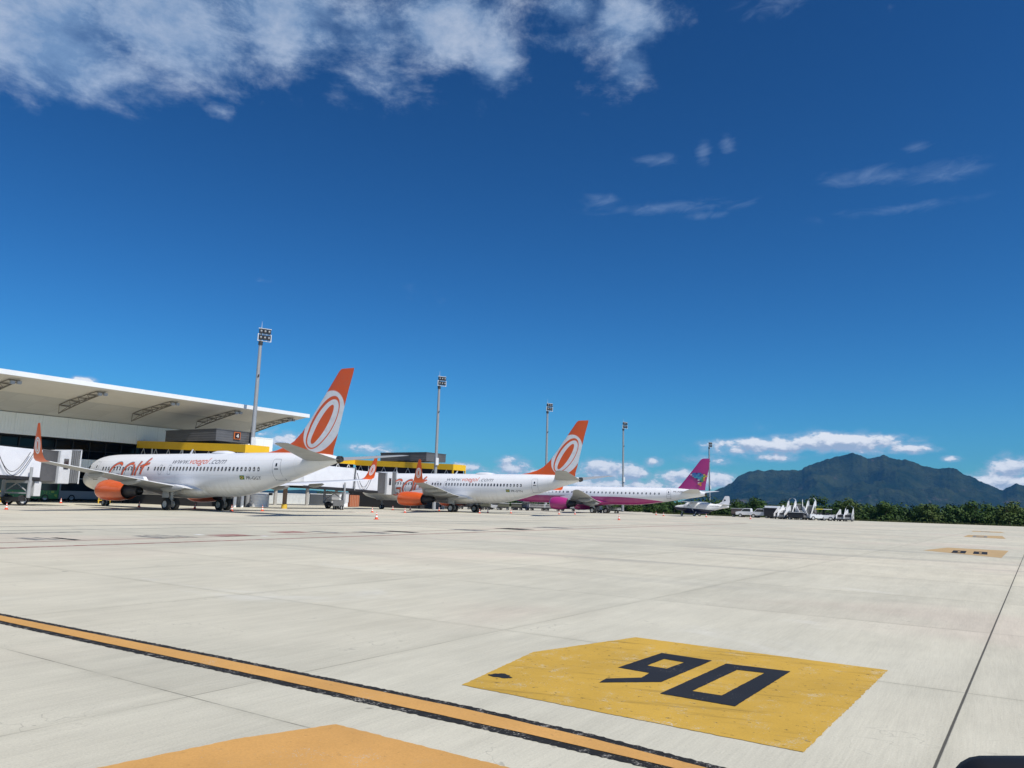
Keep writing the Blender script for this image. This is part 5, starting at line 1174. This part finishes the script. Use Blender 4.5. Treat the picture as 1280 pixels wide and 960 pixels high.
def tree(x, y, H, Rr, lab, k=520, ls=.24, m=None):
    root = thing('tree', (x, y, 0), 0, lab, 'tree', 'trees standing along the far edge of the apron')
    mb = MB(); lean = rnd.uniform(-.3, .3); mb.tube((0, 0, 0), (lean, 0, H * .45), .17, 8, .1)
    for i in range(4):
        a = rnd.uniform(0, 6.28); mb.tube((lean, 0, H * .42), (lean + math.cos(a) * Rr * .5, math.sin(a) * Rr * .5, H * .75), .07, 6, .03)
    mb.build('trunk', M_trunk, root); mb = MB(); crown_pts(mb, 0, 0, H * .1, H, Rr, k, ls); crown_pts(mb, -.6, 0, 0, H * .55, Rr * 1.1, k // 2, ls); mb.build('crown', m or M_leaf, root, flipfix=False)
# one continuous far thicket behind the apron edge
mb = MB(); Yv = -30
while Yv < 120:
    for row in range(2):
        y = Yv + rnd.uniform(-1.5, 1.5); x = 168 + row * 9 + rnd.uniform(-2, 2) + max(0, (y - 60)) * .9
        H = rnd.uniform(1.7, 2.6) + row * rnd.uniform(.4, 1.1) + (.6 if y < 12 else 0)
        crown_pts(mb, x, y, 0.0, H, rnd.uniform(1.7, 2.9), 420, .26); crown_pts(mb, x - 1.5, y + 1.1, 0.0, 1.4, 1.5, 120, .22)
    Yv += 2.3
tag(mb.build('thicket', M_leaf, flipfix=False), 'dense dark green thicket along the far edge of the grass', 'thicket', kind='stuff')
mb = MB(); Yv = -60
while Yv < 330:
    y = Yv; x = 235 + rnd.uniform(-8, 14) + max(0, y - 90) * .35; crown_pts(mb, x, y, 0, rnd.uniform(3.2, 4.8), rnd.uniform(3.2, 5.2), 320, .42); Yv += 4.4
tag(mb.build('distant_wood', M_leaf, flipfix=False), 'distant low wood on the horizon behind the thicket and the aircraft', 'wood', kind='stuff')
# individual trees that stand out
TR = [(163.5, 35.6, 4.6, 2.6, 'bushy olive-lit tree right behind the small plane tail', 1), (165, 30.0, 5.0, 2.7, 'taller dark tree just left of the boarding stairs', 0), (164, 41.5, 4.0, 2.4, 'rounded tree behind the tail of the small plane', 0),
      (164, 23.0, 4.4, 2.6, 'light green tree right of the boarding stairs', 1), (166, 17.2, 3.9, 2.3, 'dark tree behind the two lone boarding stairs', 0), (163, 2.2, 5.0, 2.8, 'tallest dark tree at the right part of the thicket', 0), (162, -3.0, 4.8, 2.5, 'tree at the right edge of the view', 1),
      (164, 9.0, 4.1, 2.4, 'rounded tree in the thicket left of the tallest dark tree', 1), (168, 47.5, 3.4, 2.4, 'low tree seen below the tail of the pink airliner', 0)]
for x, y, H, r_, l, k in TR: tree(x, y, H * .88, r_, l, 900, .22, M_leaf2 if k else M_leaf)
# rough grass tufts at the apron edge
mb = MB()
for i in range(9000):
    y = rnd.uniform(-25, 62); x = rnd.uniform(156.8, 166); h = rnd.uniform(.12, .4); a = rnd.uniform(0, 3.1); dx_, dy_ = math.cos(a) * .12, math.sin(a) * .12
    mb.add([(x - dx_, y - dy_, -.02), (x + dx_, y + dy_, -.02), (x + dx_ * .3, y + dy_ * .3, h)], [(0, 1, 2)])
tag(mb.build('edge_grass', grassmat('rough_grass', (.05, .075, .02, 1), (.08, .09, .03, 1), (.11, .10, .05, 1), 1.5), flipfix=False), 'rough grass growing along the far apron edge', 'grass', kind='stuff')

# ---------------------------------------------------------------- mountains
SIL = [(-20.69, 0.01), (-19.54, 0.33), (-18.39, 0.77), (-17.17, 1.15), (-15.9, 1.75), (-15.23, 2.37), (-14.56, 2.68), (-14.17, 2.66), (-13.35, 2.73), (-11.32, 2.76), (-10.57, 3.11), (-9.49, 3.54), (-8.42, 3.8), (-7.81, 4.0), (-7.21, 3.8), (-6.87, 3.57), (-6.35, 3.67), (-5.84, 3.86), (-5.18, 3.58), (-4.2, 3.43), (-3.56, 3.16), (-2.62, 2.89), (-2.06, 3.07), (-1.53, 2.81), (-0.65, 2.32), (0.24, 1.86), (0.81, 1.61), (1.55, 2.0), (1.97, 1.9), (3, 1.5), (5, .9), (8, .4), (11, 0.01)]
DR = 5600.0
def mountain():
    az = [q[0] for q in SIL]; hh = [math.tan(R(q[1])) * DR + 1.7 for q in SIL]
    NA, NR = 520, 90; vs = []; fs = []
    for i in range(NA):
        a = -20.69 + 31.6 * i / (NA - 1); H = float(np.interp(a, az, hh)); H += min(1, H / 60) * (mnoise.noise(Vector((a * 2.1, 3, 0))) * 11 + mnoise.noise(Vector((a * 6, 3, 0))) * 5)
        for j in range(NR):
            f = j / (NR - 1); r = DR - 1500 + 2300 * f; fr = (r - (DR - 1500)) / 1500 if r < DR else 1 - (r - DR) / 800
            fr = max(0, min(1, fr)); X = r * math.cos(R(a)); Y = -r * math.sin(R(a))
            sp_ = mnoise.ridged_multi_fractal(Vector((X, Y, 0)) * .0021, 1.0, 2.1, 5, 1.0, 2.0, noise_basis='PERLIN_ORIGINAL')
            sm = mnoise.fractal(Vector((X, Y, 7)) * .01, 1.0, 2.0, 4)
            base = fr ** 1.15
            z = H * (base * (1 - .42 * (1 - base)) - (.62 * (1 - base) * base * 4 * (.9 - sp_ * .6)) * .9) + sm * 7 * (1 - base) * base * 4
            if abs(r - DR) < 14: z = H
            z = min(z, H * (.15 + .85 * base) * (r / DR) + 2)
            vs.append((X, Y, max(-5, z)))
    for i in range(NA - 1):
        for j in range(NR - 1): fs.append((i * NR + j, i * NR + j + 1, (i + 1) * NR + j + 1, (i + 1) * NR + j))
    mb = MB(); mb.add(vs, fs)
    m = bpy.data.materials.new('mountain_forest'); m.use_nodes = True; t = NT(m.node_tree); b = t.n['Principled BSDF']
    P = t.new('ShaderNodeNewGeometry').outputs['Position']; N_ = t.sep(t.new('ShaderNodeNewGeometry').outputs['Normal'])
    c = t.mix(t.mr(t.noise(P, .0055, 10, .68), .40, .64), (.007, .018, .009, 1), (.040, .050, .022, 1))  # dark forest tone holds cloud shadow; noise contrast stands in for relief shading
    rock = t.m('MULTIPLY', t.mr(t.noise(P, .0035, 6, .62), .60, .67, 0, 1, True), t.mr(N_[2], .98, .90, 0, 1, True)); c = t.mix(rock, c, (.10, .08, .07, 1))
    t.l.new(c, b.inputs['Base Color']); b.inputs['Roughness'].default_value = 1; b.inputs['Specular IOR Level'].default_value = 0
    bp = t.new('ShaderNodeBump'); bp.inputs['Strength'].default_value = .8; bp.inputs['Distance'].default_value = 60; t.l.new(t.noise(P, .02, 6, .65), bp.inputs['Height']); t.l.new(bp.outputs[0], b.inputs['Normal'])
    o = mb.build('mountain', m, smooth=False); 
    for p in o.data.polygons: p.use_smooth = True
    o['kind'] = 'structure'
    # low far ridge to the left
    az2 = [-60, -55, -50, -47.5, -46, -43, -40, -34.4, -31, -28.3, -24, -20]; h2 = [.1, .3, .25, .40, .38, .25, .35, .42, .3, .36, .3, .2]; vs = []; fs = []
    for i in range(200):
        a = -60 + 40 * i / 199; H = math.tan(R(float(np.interp(a, az2, h2)))) * 6000 + mnoise.noise(Vector((a * 1.4, 0, 0))) * 4
        for j, (r, k) in enumerate(((5200, -.1), (5450, .35), (5700, .6), (5850, .85), (6000, 1), (6200, .8), (6500, -.1))): vs.append((r * math.cos(R(a)), -r * math.sin(R(a)), H * k - (2 if k < 0 else 0)))
    for i in range(199):
        for j in range(6): fs.append((i * 7 + j, i * 7 + j + 1, (i + 1) * 7 + j + 1, (i + 1) * 7 + j))
    mb = MB(); mb.add(vs, fs); o = mb.build('hills', m, smooth=True); o['kind'] = 'structure'
mountain()

# ---------------------------------------------------------------- haze
mb = MB(); mb.bb(-7950, 7950, -7950, 7950, -6.5, 520)
hz = mb.build('haze', None if False else bpy.data.materials.new('haze_air')); hm_ = hz.data.materials[0]; hm_.use_nodes = True; t = NT(hm_.node_tree); t.n.clear()
pv = t.new('ShaderNodeVolumePrincipled'); pv.inputs['Color'].default_value = (.14, .47, .96, 1); pv.inputs['Density'].default_value = 5.0e-5; pv.inputs['Anisotropy'].default_value = 0.0
ho = t.new('ShaderNodeOutputMaterial'); t.l.new(pv.outputs[0], ho.inputs['Volume']); hz['kind'] = 'stuff'; tag(hz, 'thin blue haze filling the air towards the mountain', 'haze')
